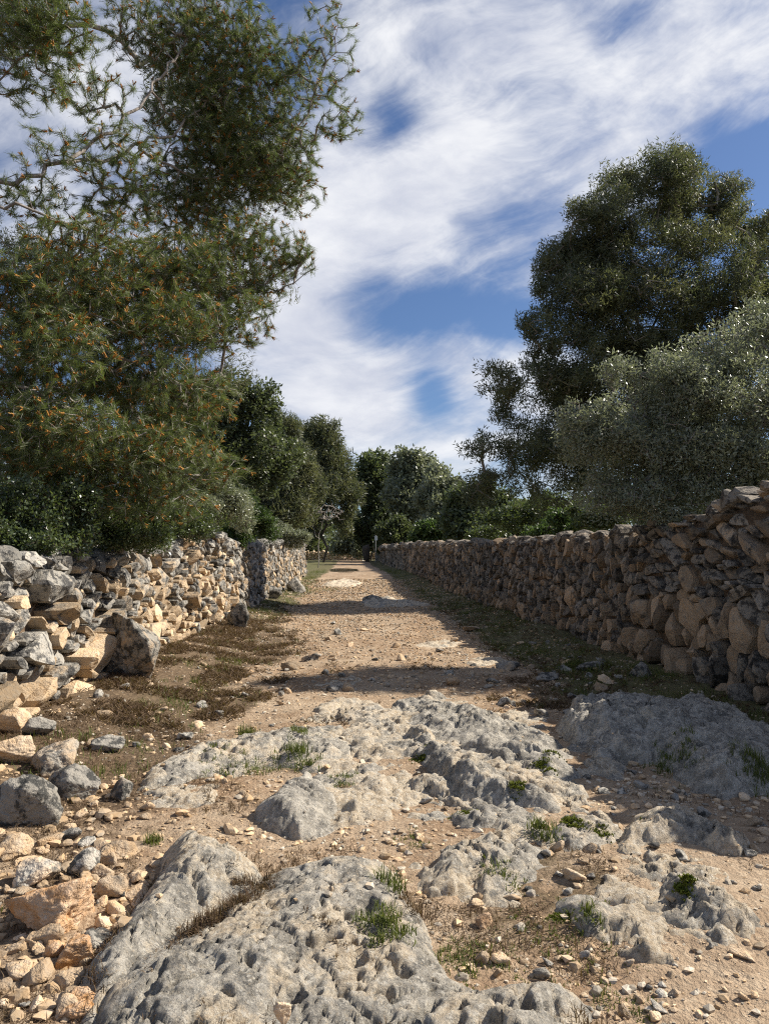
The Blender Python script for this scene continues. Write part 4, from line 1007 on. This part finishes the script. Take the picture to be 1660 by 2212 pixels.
tree('olive_tree', 'silvery wild olive spilling over the right wall', 'tree', bO,
     [([bO, D(1530, 1080, 10.9), D(1500, 960, 10.6), D(1540, 820, DO)], 0.14, 0.03), ([D(1520, 1050, 10.8), D(1400, 950, DO), D(1310, 880, DO)], 0.06, 0.012), ([D(1520, 1040, 10.8), D(1640, 920, DO), D(1660, 760, DO)], 0.06, 0.012), ([D(1520, 1070, 10.8), D(1400, 1040, DO)], 0.04, 0.012)],
     clO, 7500, 'l', M['olive'], M['bark'], 16, 0.068, 0.021, 0.85, 0.2, 41, step=0.22, sub=18, subr=0.5, jit=0.05, rtip=0.0028, rmin=0.0042, shell=0.4, thick=1.25)

# --- trees and shrubs behind the left wall -----------------------------------
def simple(name, label, cat, px, pyb, dep, cl, nt, kind, mat, per, length, width, seed, r=0.15, zb=None, group=None, sub=8, bark='bark_dark', step=None, spread=0.85, topk=0.75, subr=0.6, rtip=None):
    b = D(px, pyb, dep); b[2] = float(g_base(b[:1], b[1:2])[0]) if zb is None else zb
    cx_ = np.average([c[0] for c in cl], weights=[c[2] * c[3] for c in cl]); ty = min(c[1] for c in cl)
    t1 = D(px * 0.6 + cx_ * 0.4, pyb + (ty - pyb) * 0.45, dep); t2 = D(cx_, pyb + (ty - pyb) * topk, dep)
    limbs = [([b, t1, t2], r, r * 0.35)] + [([t1, D(c[0], c[1], c[4])], r * 0.45, r * 0.12) for c in cl if c[2] * c[3] > 900][:7]
    return tree(name, label, cat, b, limbs, cl, nt, kind, mat, M[bark], per, length, width, spread, length * 0.8, seed, step=step or dep * 0.02, sub=sub, subr=subr, rtip=rtip or 0.00035 * dep, group=group, shell=0.4, jit=length * 0.75, rmin=0.00055 * dep if cat == 'tree' else 0.0)
simple('pine_tree', 'darker pine close behind the overhanging near pine', 'tree', -60, 1180, 14.5, [(430, 230, 130, 120, 14.5, .8), (520, 400, 100, 110, 14.5, .9), (450, 590, 130, 100, 14.5, .9), (300, 640, 150, 110, 14, .9), (150, 700, 150, 110, 14, 1), (100, 900, 150, 120, 14, 1), (290, 880, 150, 110, 14, 1),
       (50, 540, 100, 70, 14, .8), (420, 800, 100, 90, 14.5, 1), (60, 40, 110, 80, 14, .8), (250, 1030, 170, 80, 14, 1)], 3600, 'n', M['needle_far'], 26, 0.12, 0.017, 57, 0.2, zb=1.2, bark='bark', step=0.35, topk=0.5)
simple('evergreen_oak', 'round topped evergreen oak behind the left wall', 'tree', 450, 1160, 24, [(480, 870, 90, 60, 24, 1), (550, 870, 50, 45, 24, 1), (550, 940, 65, 65, 24, 1.1), (590, 1000, 50, 60, 25, 1), (430, 960, 100, 80, 24, 1), (500, 1040, 100, 70, 24, 1), (400, 1060, 90, 70, 23, 1), (380, 900, 80, 70, 24, 1)],
       2600, 'l', M['oak'], 18, 0.135, 0.07, 51, 0.2, zb=1.4)
simple('pine_tree', 'dull green pine further along behind the left wall', 'tree', 600, 1175, 36, [(590, 930, 45, 40, 36, 1), (630, 960, 40, 45, 37, 1), (590, 1020, 70, 65, 36, 1.1), (640, 1050, 45, 60, 36, 1), (560, 1090, 70, 55, 35, 1), (620, 1120, 55, 45, 35, 1)],
       3000, 'n', M['needle_far'], 26, 0.24, 0.05, 53, 0.22, zb=1.4)
simple('olive_tree', 'grey green wild olive half hidden behind the near pine', 'tree', 440, 1165, 15, [(430, 1010, 60, 45, 15, 1), (480, 1080, 60, 55, 15, 1), (420, 1110, 70, 40, 14.5, 1), (520, 1110, 40, 40, 15.5, .8)],
       1700, 'l', M['olive'], 18, 0.075, 0.022, 55, 0.09, zb=1.4)
for k, (lab, px, dep, cl, nt) in enumerate([
        ('dark mastic bush on the wall top at the left edge', 60, 7.6, [(30, 1110, 80, 75, 7.6, 1), (130, 1110, 80, 65, 7.9, 1), (60, 1165, 90, 35, 7.4, 1)], 1500),
        ('dark mastic bush hanging behind the low part of the left wall', 240, 9.2, [(230, 1120, 90, 55, 9.2, 1), (320, 1130, 80, 50, 9.4, 1), (260, 1160, 100, 25, 9, 1)], 1500),
        ('dark green bush behind the tall end of the near left wall', 430, 13.5, [(400, 1140, 60, 35, 13.5, 1), (360, 1120, 55, 40, 13, 1), (450, 1130, 45, 30, 14, 1)], 900)]):
    simple('mastic_bush', lab, 'bush', px, 1190, dep, cl, nt, 'l', M['mastic'], 15, 0.046, 0.025, 60 + k, 0.03, zb=1.2, group='mastic bushes behind the left wall', sub=10, rtip=0.0025)
simple('mastic_bush', 'green bush beyond the end of the near left wall', 'bush', 540, 1170, 19, [(530, 1120, 40, 45, 19, 1), (560, 1145, 40, 30, 19, 1), (510, 1150, 30, 25, 18.5, 1)], 900, 'l', M['bright_shrub'], 20, 0.07, 0.03, 66, 0.03, zb=1.3, rtip=0.003)
simple('mastic_bush', 'grey green bush draped over the far left wall', 'bush', 610, 1178, 30, [(600, 1145, 35, 28, 30, 1), (640, 1165, 30, 16, 30, 1)], 700, 'l', M['olive'], 16, 0.10, 0.04, 67, 0.03, zb=1.3, rtip=0.004)
# --- far end ------------------------------------------------------------------
simple('pine_tree', 'dense rounded pine with dark trunk at the far end of the lane', 'tree', 699, 1213, 95, [(690, 950, 62, 38, 95, 1), (660, 990, 55, 50, 94, 1), (725, 1000, 42, 50, 95, 1), (650, 1060, 60, 55, 94, 1), (715, 1070, 50, 55, 95, 1), (690, 1020, 60, 60, 93, 1), (745, 1110, 28, 40, 95, .8), (640, 1120, 50, 40, 94, .9)],
       2400, 'n', M['needle_far'], 22, 0.55, 0.14, 71, 0.45, step=1.6, sub=10)
simple('evergreen_oak', 'tall dark oak left of centre in the far treeline', 'tree', 800, 1210, 112, [(805, 1010, 38, 36, 112, 1), (785, 1060, 32, 45, 112, 1), (825, 1070, 35, 50, 112, 1), (795, 1130, 45, 45, 110, 1), (845, 1130, 35, 40, 110, 1)], 1400, 'l', M['oak'], 15, 0.62, 0.36, 73, 0.35, step=1.8)
simple('evergreen_oak', 'olive green oak in the middle of the far treeline', 'tree', 880, 1205, 104, [(875, 1005, 40, 32, 104, 1), (910, 1030, 45, 40, 104, 1), (870, 1070, 45, 50, 104, 1), (900, 1120, 60, 50, 103, 1)], 1400, 'l', M['olive'], 15, 0.58, 0.32, 75, 0.35, step=1.8)
simple('olive_tree', 'pale grey green olive at the right of the far treeline', 'tree', 965, 1200, 88, [(960, 1050, 42, 36, 88, 1), (985, 1090, 40, 45, 88, 1), (940, 1100, 40, 45, 88, 1), (970, 1140, 55, 35, 87, 1)], 1400, 'l', M['olive'], 15, 0.50, 0.27, 77, 0.3, step=1.6)
simple('evergreen_oak', 'dark oak in shade between the olive and the right pine', 'tree', 1050, 1195, 58, [(1040, 1080, 55, 45, 58, 1), (1000, 1120, 45, 45, 58, 1), (1090, 1120, 60, 45, 57, 1), (1150, 1110, 60, 50, 56, 1), (1040, 1150, 70, 25, 57, 1)], 1700, 'l', M['oak'], 16, 0.36, 0.21, 79, 0.2, step=1.0)
for k, (lab, px, dep, cl, m_) in enumerate([
        ('light green shrub over the right wall far down the lane', 940, 66, [(940, 1150, 38, 22, 66, 1), (915, 1165, 30, 14, 66, 1)], 'bright_shrub'),
        ('dark shrub at the far end of the right wall', 850, 96, [(850, 1150, 35, 30, 96, 1), (835, 1175, 25, 18, 96, 1)], 'oak'),
        ('grey green shrub beside the far pine trunk', 760, 118, [(760, 1165, 28, 25, 118, 1), (740, 1180, 26, 16, 118, 1), (785, 1185, 20, 16, 116, 1)], 'olive'),
        ('green shrub behind the right wall before the olive', 1210, 19, [(1215, 1135, 45, 28, 19, 1), (1170, 1150, 45, 20, 20, 1), (1270, 1140, 40, 25, 18, 1)], 'bright_shrub'),
        ('dark shrub under the large right pine', 1110, 34, [(1100, 1120, 60, 40, 34, 1), (1180, 1110, 70, 40, 33, 1), (1060, 1150, 50, 22, 36, 1)], 'mastic'),
        ('dark shrub in the shade behind the right wall', 1330, 16, [(1310, 1110, 60, 30, 16, 1), (1250, 1120, 50, 30, 17, 1)], 'mastic')]):
    simple('shrub', lab, 'shrub', px, 1195, dep, cl, 600, 'l', M[m_], 14, 0.0044 * dep + 0.01, 0.0026 * dep + 0.006, 80 + k, 0.0015 * dep, rtip=0.0002 * dep, step=dep * 0.02)
# screen of trees beyond, seen only through gaps
for k, (px, dep, top_) in enumerate([(-150, 60, 960), (120, 55, 930), (330, 60, 980), (560, 130, 1060), (1280, 90, 1050), (1480, 80, 980), (1700, 75, 960), (1040, 140, 1090), (760, 150, 1110)]):
    simple('evergreen_oak', ['dim oak behind the near pine, off to the left', 'dim oak seen through the near pine branches at left', 'dim oak seen through gaps beside the near pine', 'dim distant oak behind the left treeline', 'dim oak seen through gaps under the right pine',
            'dim oak behind the olive at right', 'dim oak behind the olive at the right edge', 'dim distant oak behind the right treeline', 'dim distant oak behind the far end of the lane'][k], 'tree', px, 1200, dep,
           [(px, top_ + 50, 100, 50, dep, 1), (px - 60, top_ + 120, 90, 70, dep, 1), (px + 70, top_ + 120, 90, 70, dep, 1), (px, 1150, 150, 45, dep, 1)], 620, 'l', M['oak'], 12, 0.0075 * dep, 0.004 * dep, 90 + k, 0.2, step=dep * 0.03)
# --- bare dead tree -------------------------------------------------------------
def dead_tree():
    rng = np.random.default_rng(97); dep = 70; b = D(687, 1214, dep); b[2] = 0.3
    T = sample_clumps([(690, 1105, 42, 24, dep, 1), (665, 1100, 22, 18, dep, 1), (725, 1110, 30, 16, dep, 1)], 150, rng, 0.8, 0.6)
    A, pa, tips, dirs, cnt, lr, n0 = grow([([b, D(689, 1170, dep), D(680, 1150, dep), D(668, 1125, dep)], 0.12, 0.04), ([D(688, 1165, dep), D(695, 1130, dep), D(700, 1105, dep)], 0.08, 0.03)], T, 0.5, rng, 0.5, 0.2)
    root = empty('dead_tree', b, 'leafless grey dead tree in front of the far pine', 'tree')
    V, F = branches(A, pa, cnt, lr, n0, 0.022, 0.35); child('trunk', V, F, M['bark_pale'], root)
dead_tree()
# dark tree trunk standing at the end of the right wall
tb = D(790, 1213, 100); tb[2] = 0.5
tt = empty('tree_stump', tb, 'dark upright trunk at the far end of the right wall', 'stump')
P, F = rock_shape(np.random.default_rng(3), 3, 10, 0.05); P = P * np.array([0.55, 0.5, 1.3]) + np.array(tb) + np.array([0, 0, 1.1]); child('trunk', P, F, M['bark_dark'], tt)

# --- sign post -------------------------------------------------------------------
def box(c, s):
    c = np.array(c); s = np.array(s) / 2
    V = np.array([[x, y, z] for x in (-1, 1) for y in (-1, 1) for z in (-1, 1)]) * s + c
    return V, np.array([[0, 1, 3, 2], [4, 6, 7, 5], [0, 4, 5, 1], [2, 3, 7, 6], [0, 2, 6, 4], [1, 5, 7, 3]])
def plain(name, col, rough=0.6):
    m, n, out = new_mat(name); pos = n.new('ShaderNodeNewGeometry').outputs['Position']
    principled(n, out, n.mix(n.math('MULTIPLY', n.noise(pos, 9, 4), 0.3), col, tuple(c * 0.7 for c in col)), rough); return m
sb_ = D(811, 1200, 92); sp = empty('sign_post', (sb_[0], 92, 0.55), 'small white sign on a thin pole at the far end of the right wall', 'sign')
zt = D(811, 1158, 92)[2]
V, F = tubes(np.array([[sb_[0], 92, 0.4]]), np.array([[sb_[0], 92, zt]]), np.array([0.045]), np.array([0.045]), 10); child('pole', V, F, plain('galvanised_pole', (0.35, 0.35, 0.34), 0.4), sp)
V, F = box((sb_[0] + 0.04, 91.93, zt - 0.25), (0.34, 0.04, 0.55)); child('sign_plate', V, F, plain('white_enamel', (0.8, 0.8, 0.78), 0.4), sp, smooth=False)
V, F = box((sb_[0] + 0.04, 91.905, zt - 0.25), (0.03, 0.01, 0.5)); child('sign_stripe', V, F, plain('dark_stripe', (0.12, 0.12, 0.12), 0.5), sp, smooth=False)

# --- puddle ------------------------------------------------------------------------
m, n, out = new_mat('puddle_water')
pb = principled(n, out, (0.10, 0.085, 0.06), 0.06, n.noise(n.new('ShaderNodeNewGeometry').outputs['Position'], 6, 3), 0.08, 0.01, 0.5)
a = np.linspace(0, 2 * math.pi, 48, endpoint=False)
rw = 1 + 0.12 * fbm(np.stack([np.cos(a) * 1.5, np.sin(a) * 1.5, a * 0], 1), 3, 4)
V = np.concatenate([[[0, 0, 0]], np.stack([1.6 * rw * np.cos(a), 10 * rw * np.sin(a), a * 0], 1)])
F = np.array([[0, 1 + i, 1 + (i + 1) % 48] for i in range(48)])
o = link('puddle', mesh_np('puddle', V, F, m), None, (-0.45, 62, 0.255)); tag(o, 'shallow brown puddle far down the lane', kind='structure')

# ------------------------------------------------------------------ low plants
def blades(P, h, w, per, lean, rng, fan=0.02):
    n = len(P); N = n * per
    B = np.repeat(P, per, 0) + rng.normal(size=(N, 3)) * np.array([fan, fan, 0]); H = np.repeat(h, per) * rng.uniform(0.5, 1.1, N)
    a = rng.uniform(0, 6.28, N); ln = lean * rng.random(N)
    d = np.stack([np.cos(a) * ln, np.sin(a) * ln, np.ones(N)], 1); d /= np.linalg.norm(d, axis=1)[:, None]
    b = a + 1.57 + rng.normal(size=N) * 0.5; wv_ = np.stack([np.cos(b), np.sin(b), np.zeros(N)], 1) * (w / 2)
    mid = B + d * H[:, None] * 0.55; tip = B + d * H[:, None] + np.stack([np.cos(a), np.sin(a), -0.3 * np.ones(N)], 1) * (H * ln * 0.5)[:, None]
    V = np.stack([B - wv_, B + wv_, mid + wv_ * 0.8, tip, mid - wv_ * 0.8], 1).reshape(-1, 3)
    k = (np.arange(N) * 5)[:, None]
    F = np.concatenate([np.stack([k[:, 0], k[:, 0] + 1, k[:, 0] + 2], 1), np.stack([k[:, 0], k[:, 0] + 2, k[:, 0] + 4], 1), np.stack([k[:, 0] + 4, k[:, 0] + 2, k[:, 0] + 3], 1)])
    return V, F, np.repeat(np.repeat(rng.random(n), per) * 0.6 + rng.random(N) * 0.4, 5)
def ground_pts(n, lo, hi, rng, xr=(-2.7, 3.9)):
    Y = lo * (hi / lo) ** rng.random(n); X = rng.uniform(xr[0], xr[1], n)
    return X, Y
rng = np.random.default_rng(55)
def put(X, Y):
    return np.stack([X, Y, g_z(X, Y) + np.maximum(rock_h(X, Y), 0) - 0.004], 1)
# dry brown weeds
X, Y = ground_pts(95000, 2.4, 24, rng)
w_, g_ = weed_masks(X, Y); nz = fbm(xy0(X, Y, 2.4), 3, 63); k = (rng.random(len(X)) < w_ * (1 - g_) * ss(-0.35, 0.25, nz)) & (np.abs(X) < 0.62 * Y + 0.5) & (rock_h(X, Y) < 0.0)
P = put(X[k], Y[k]); nr_ = P[:, 1] < 6.5
Va, Fa, ta = blades(P[nr_], rng.uniform(0.015, 0.06, nr_.sum()), 0.0038, 9, 3.2, rng, 0.03)
Vb, Fb, tb_ = needles(P[~nr_], np.tile([0, 0, 1.0], ((~nr_).sum(), 1)), 9, 0.07, 0.011, 1.5, 0.0, rng, 0.02)
V = np.concatenate([Va, Vb]); F = np.concatenate([Fa, Fb + len(Va)]); t = np.concatenate([ta, tb_])
tag(link('dry_weeds', mesh_np('dry_weeds', V, F, M['dry'], {'tint': t}, False)), 'low dry brown weeds carpeting the left verge', 'weeds', kind='stuff')
# green grass on the verges and in bedrock cracks
X, Y = ground_pts(36000, 3.2, 60, rng)
w_, g_ = weed_masks(X, Y); nz = fbm(xy0(X, Y, 1.7), 3, 64); g_ = np.maximum(g_, 0.45 * ((X < -0.6) & (Y < 17)) * ss(-0.1, 0.5, fbm(xy0(X, Y, 3.0), 2, 66))); k = (rng.random(len(X)) < w_ * g_ * ss(-0.3, 0.3, nz)) & (np.abs(X) < 0.62 * Y + 0.5) & (rock_h(X, Y) < 0.02)
P = put(X[k], Y[k]); V, F, t = blades(P, rng.uniform(0.03, 0.10, len(P)) * (1 + P[:, 1] / 40), 0.006, 6, 1.1, rng, 0.03)
Vs, Fs, ts = [V], [F], [t]; off = len(V)
def tuft(px, py, r, h, per, count, zz_=0.05):
    global off
    c = G(px, py, zz_); X = c[0] + rng.normal(size=count) * r; Y = c[1] + rng.normal(size=count) * r * 1.2
    P = put(X, Y); V, F, t = blades(P, np.full(count, h) * rng.uniform(0.5, 1.1, count), 0.005, per, 0.9, rng, 0.015)
    Vs.append(V); Fs.append(F + off); ts.append(t); off += len(V)
for px, py, r, h, c in [(530, 1585, 0.035, 0.11, 14), (640, 1640, 0.05, 0.10, 16), (575, 1650, 0.07, 0.05, 18), (520, 1655, 0.08, 0.05, 20), (660, 1655, 0.05, 0.06, 14), (1165, 1805, 0.04, 0.08, 14), (1085, 1890, 0.05, 0.05, 14), (840, 1945, 0.03, 0.07, 8),
                        (815, 2035, 0.05, 0.05, 24), (850, 2045, 0.04, 0.05, 18), (1275, 1990, 0.02, 0.07, 6), (990, 2035, 0.05, 0.03, 18), (1020, 2050, 0.05, 0.03, 16), (1220, 2020, 0.1, 0.03, 26), (330, 1800, 0.02, 0.07, 8), (740, 1690, 0.05, 0.04, 10), (900, 1800, 0.05, 0.03, 10),
                        (1355, 2145, 0.05, 0.03, 12), (640, 1600, 0.05, 0.06, 16), (1290, 1440, 0.12, 0.14, 40), (1240, 1430, 0.1, 0.12, 30), (1640, 1690, 0.08, 0.10, 40), (1460, 1650, 0.1, 0.07, 30), (480, 1650, 0.1, 0.04, 20), (690, 1275, 0.5, 0.12, 60), (1100, 2000, 0.15, 0.02, 30)]:
    tuft(px, py, r, h * 1.15, 8, int(c * 1.7))
tag(link('grass', mesh_np('grass', np.concatenate(Vs), np.concatenate(Fs), M['grass'], {'tint': np.concatenate(ts)}, False)), 'sparse green grass along the verges and in rock cracks', 'grass', kind='stuff')
# dry grass filling the crack of the foreground slab and round its edges
Vs, Fs, ts = [], [], []; off = 0
def line_tufts(pts, n_, r, h):
    global off
    pts = np.array([G(a_, b_, 0.14)[:2] for a_, b_ in pts]); t_ = rng.random(n_) * (len(pts) - 1); i = np.minimum(t_.astype(int), len(pts) - 2); f = (t_ - i)[:, None]
    q = pts[i] * (1 - f) + pts[i + 1] * f + rng.normal(size=(n_, 2)) * r
    P = put(q[:, 0], q[:, 1]); V, F, t = blades(P, h * rng.uniform(0.5, 1.2, n_), 0.0035, 8, 1.2, rng, 0.012); Vs.append(V); Fs.append(F + off); ts.append(t); off += len(V)
line_tufts([(395, 2005), (450, 1975), (520, 1935), (585, 1885)], 150, 0.022, 0.06)
line_tufts([(310, 2090), (395, 2005)], 25, 0.012, 0.03)
line_tufts([(390, 1860), (430, 1875)], 25, 0.02, 0.03); line_tufts([(500, 1880), (590, 1880)], 40, 0.02, 0.04)
line_tufts([(190, 2140), (215, 2040), (270, 1930), (330, 1850)], 70, 0.03, 0.06); line_tufts([(560, 1830), (640, 1800), (760, 1780)], 90, 0.07, 0.035)
line_tufts([(450, 1700), (560, 1690)], 60, 0.07, 0.04); line_tufts([(1245, 2130), (1320, 2160), (1290, 2210)], 90, 0.05, 0.05); line_tufts([(880, 1900), (900, 1930)], 30, 0.03, 0.06)
line_tufts([(430, 1650), (520, 1670)], 40, 0.06, 0.04); line_tufts([(690, 1990), (760, 2040)], 20, 0.03, 0.03); line_tufts([(330, 2170), (600, 2215), (800, 2205)], 40, 0.06, 0.04)
tag(link('dry_grass', mesh_np('dry_grass', np.concatenate(Vs), np.concatenate(Fs), M['dry'], {'tint': np.concatenate(ts)}, False)), 'tufts of dry grass in the cracks and edges of the foreground bedrock', 'grass', kind='stuff')
# moss cushions in the shelter of rocks
Vs, Fs, ts = [], [], []; off = 0
for px, py, r_ in [(1195, 1640, .035), (1165, 1652, .03), (1185, 1662, .02), (1112, 1720, .03), (1235, 1790, .03), (1385, 1782, .03), (1480, 1957, .02), (1210, 1968, .02), (1000, 1750, .03), (905, 1640, .03), (1300, 1800, .03)]:
    c_ = G(px, py, 0.05); X = c_[0] + rng.normal(size=160) * r_; Y = c_[1] + rng.normal(size=160) * r_
    V, F, t = blades(put(X, Y), np.full(160, 0.016), 0.009, 3, 1.0, rng, 0.006); Vs.append(V); Fs.append(F + off); ts.append(t); off += len(V)
tag(link('moss', mesh_np('moss', np.concatenate(Vs), np.concatenate(Fs), M['moss'], {'tint': np.concatenate(ts)}, False)), 'yellow green moss cushions at the foot of the bedrock knobs', 'moss', kind='stuff')
# tiny flowers at the bottom edge
for px, py, lab in [(478, 2152, 'leftmost tiny yellow flower on the foreground slab'), (556, 2148, 'tiny yellow flower above the pointed pale stone'), (584, 2175, 'tiny pale yellow flower beside the pointed stone'), (445, 2192, 'tiny yellow flower lowest at the bottom edge')]:
    c_ = G(px, py, 0.25); zb_ = float(put(c_[:1], c_[1:2])[0, 2]); c_ = np.array([c_[0], c_[1], zb_ + 0.035])
    fl = empty('wildflower', (c_[0], c_[1], zb_), lab, 'flower', 'tiny flowers on the foreground slab')
    V, F = tubes(np.array([[c_[0] + 0.01, c_[1], zb_ - 0.005]]), c_[None], np.array([0.0016]), np.array([0.0012]), 5); child('stem', V, F, M['grass'], fl, {'tint': np.full(len(V), 0.6)})
    V, F, t = leaves(np.repeat(c_[None], 1, 0), np.array([[0.1, -0.4, 0.9]]), 7, 0.014, 0.009, 2.2, 0.002, rng); child('petals', V, F, M['petal'], fl, {'tint': t}, False)
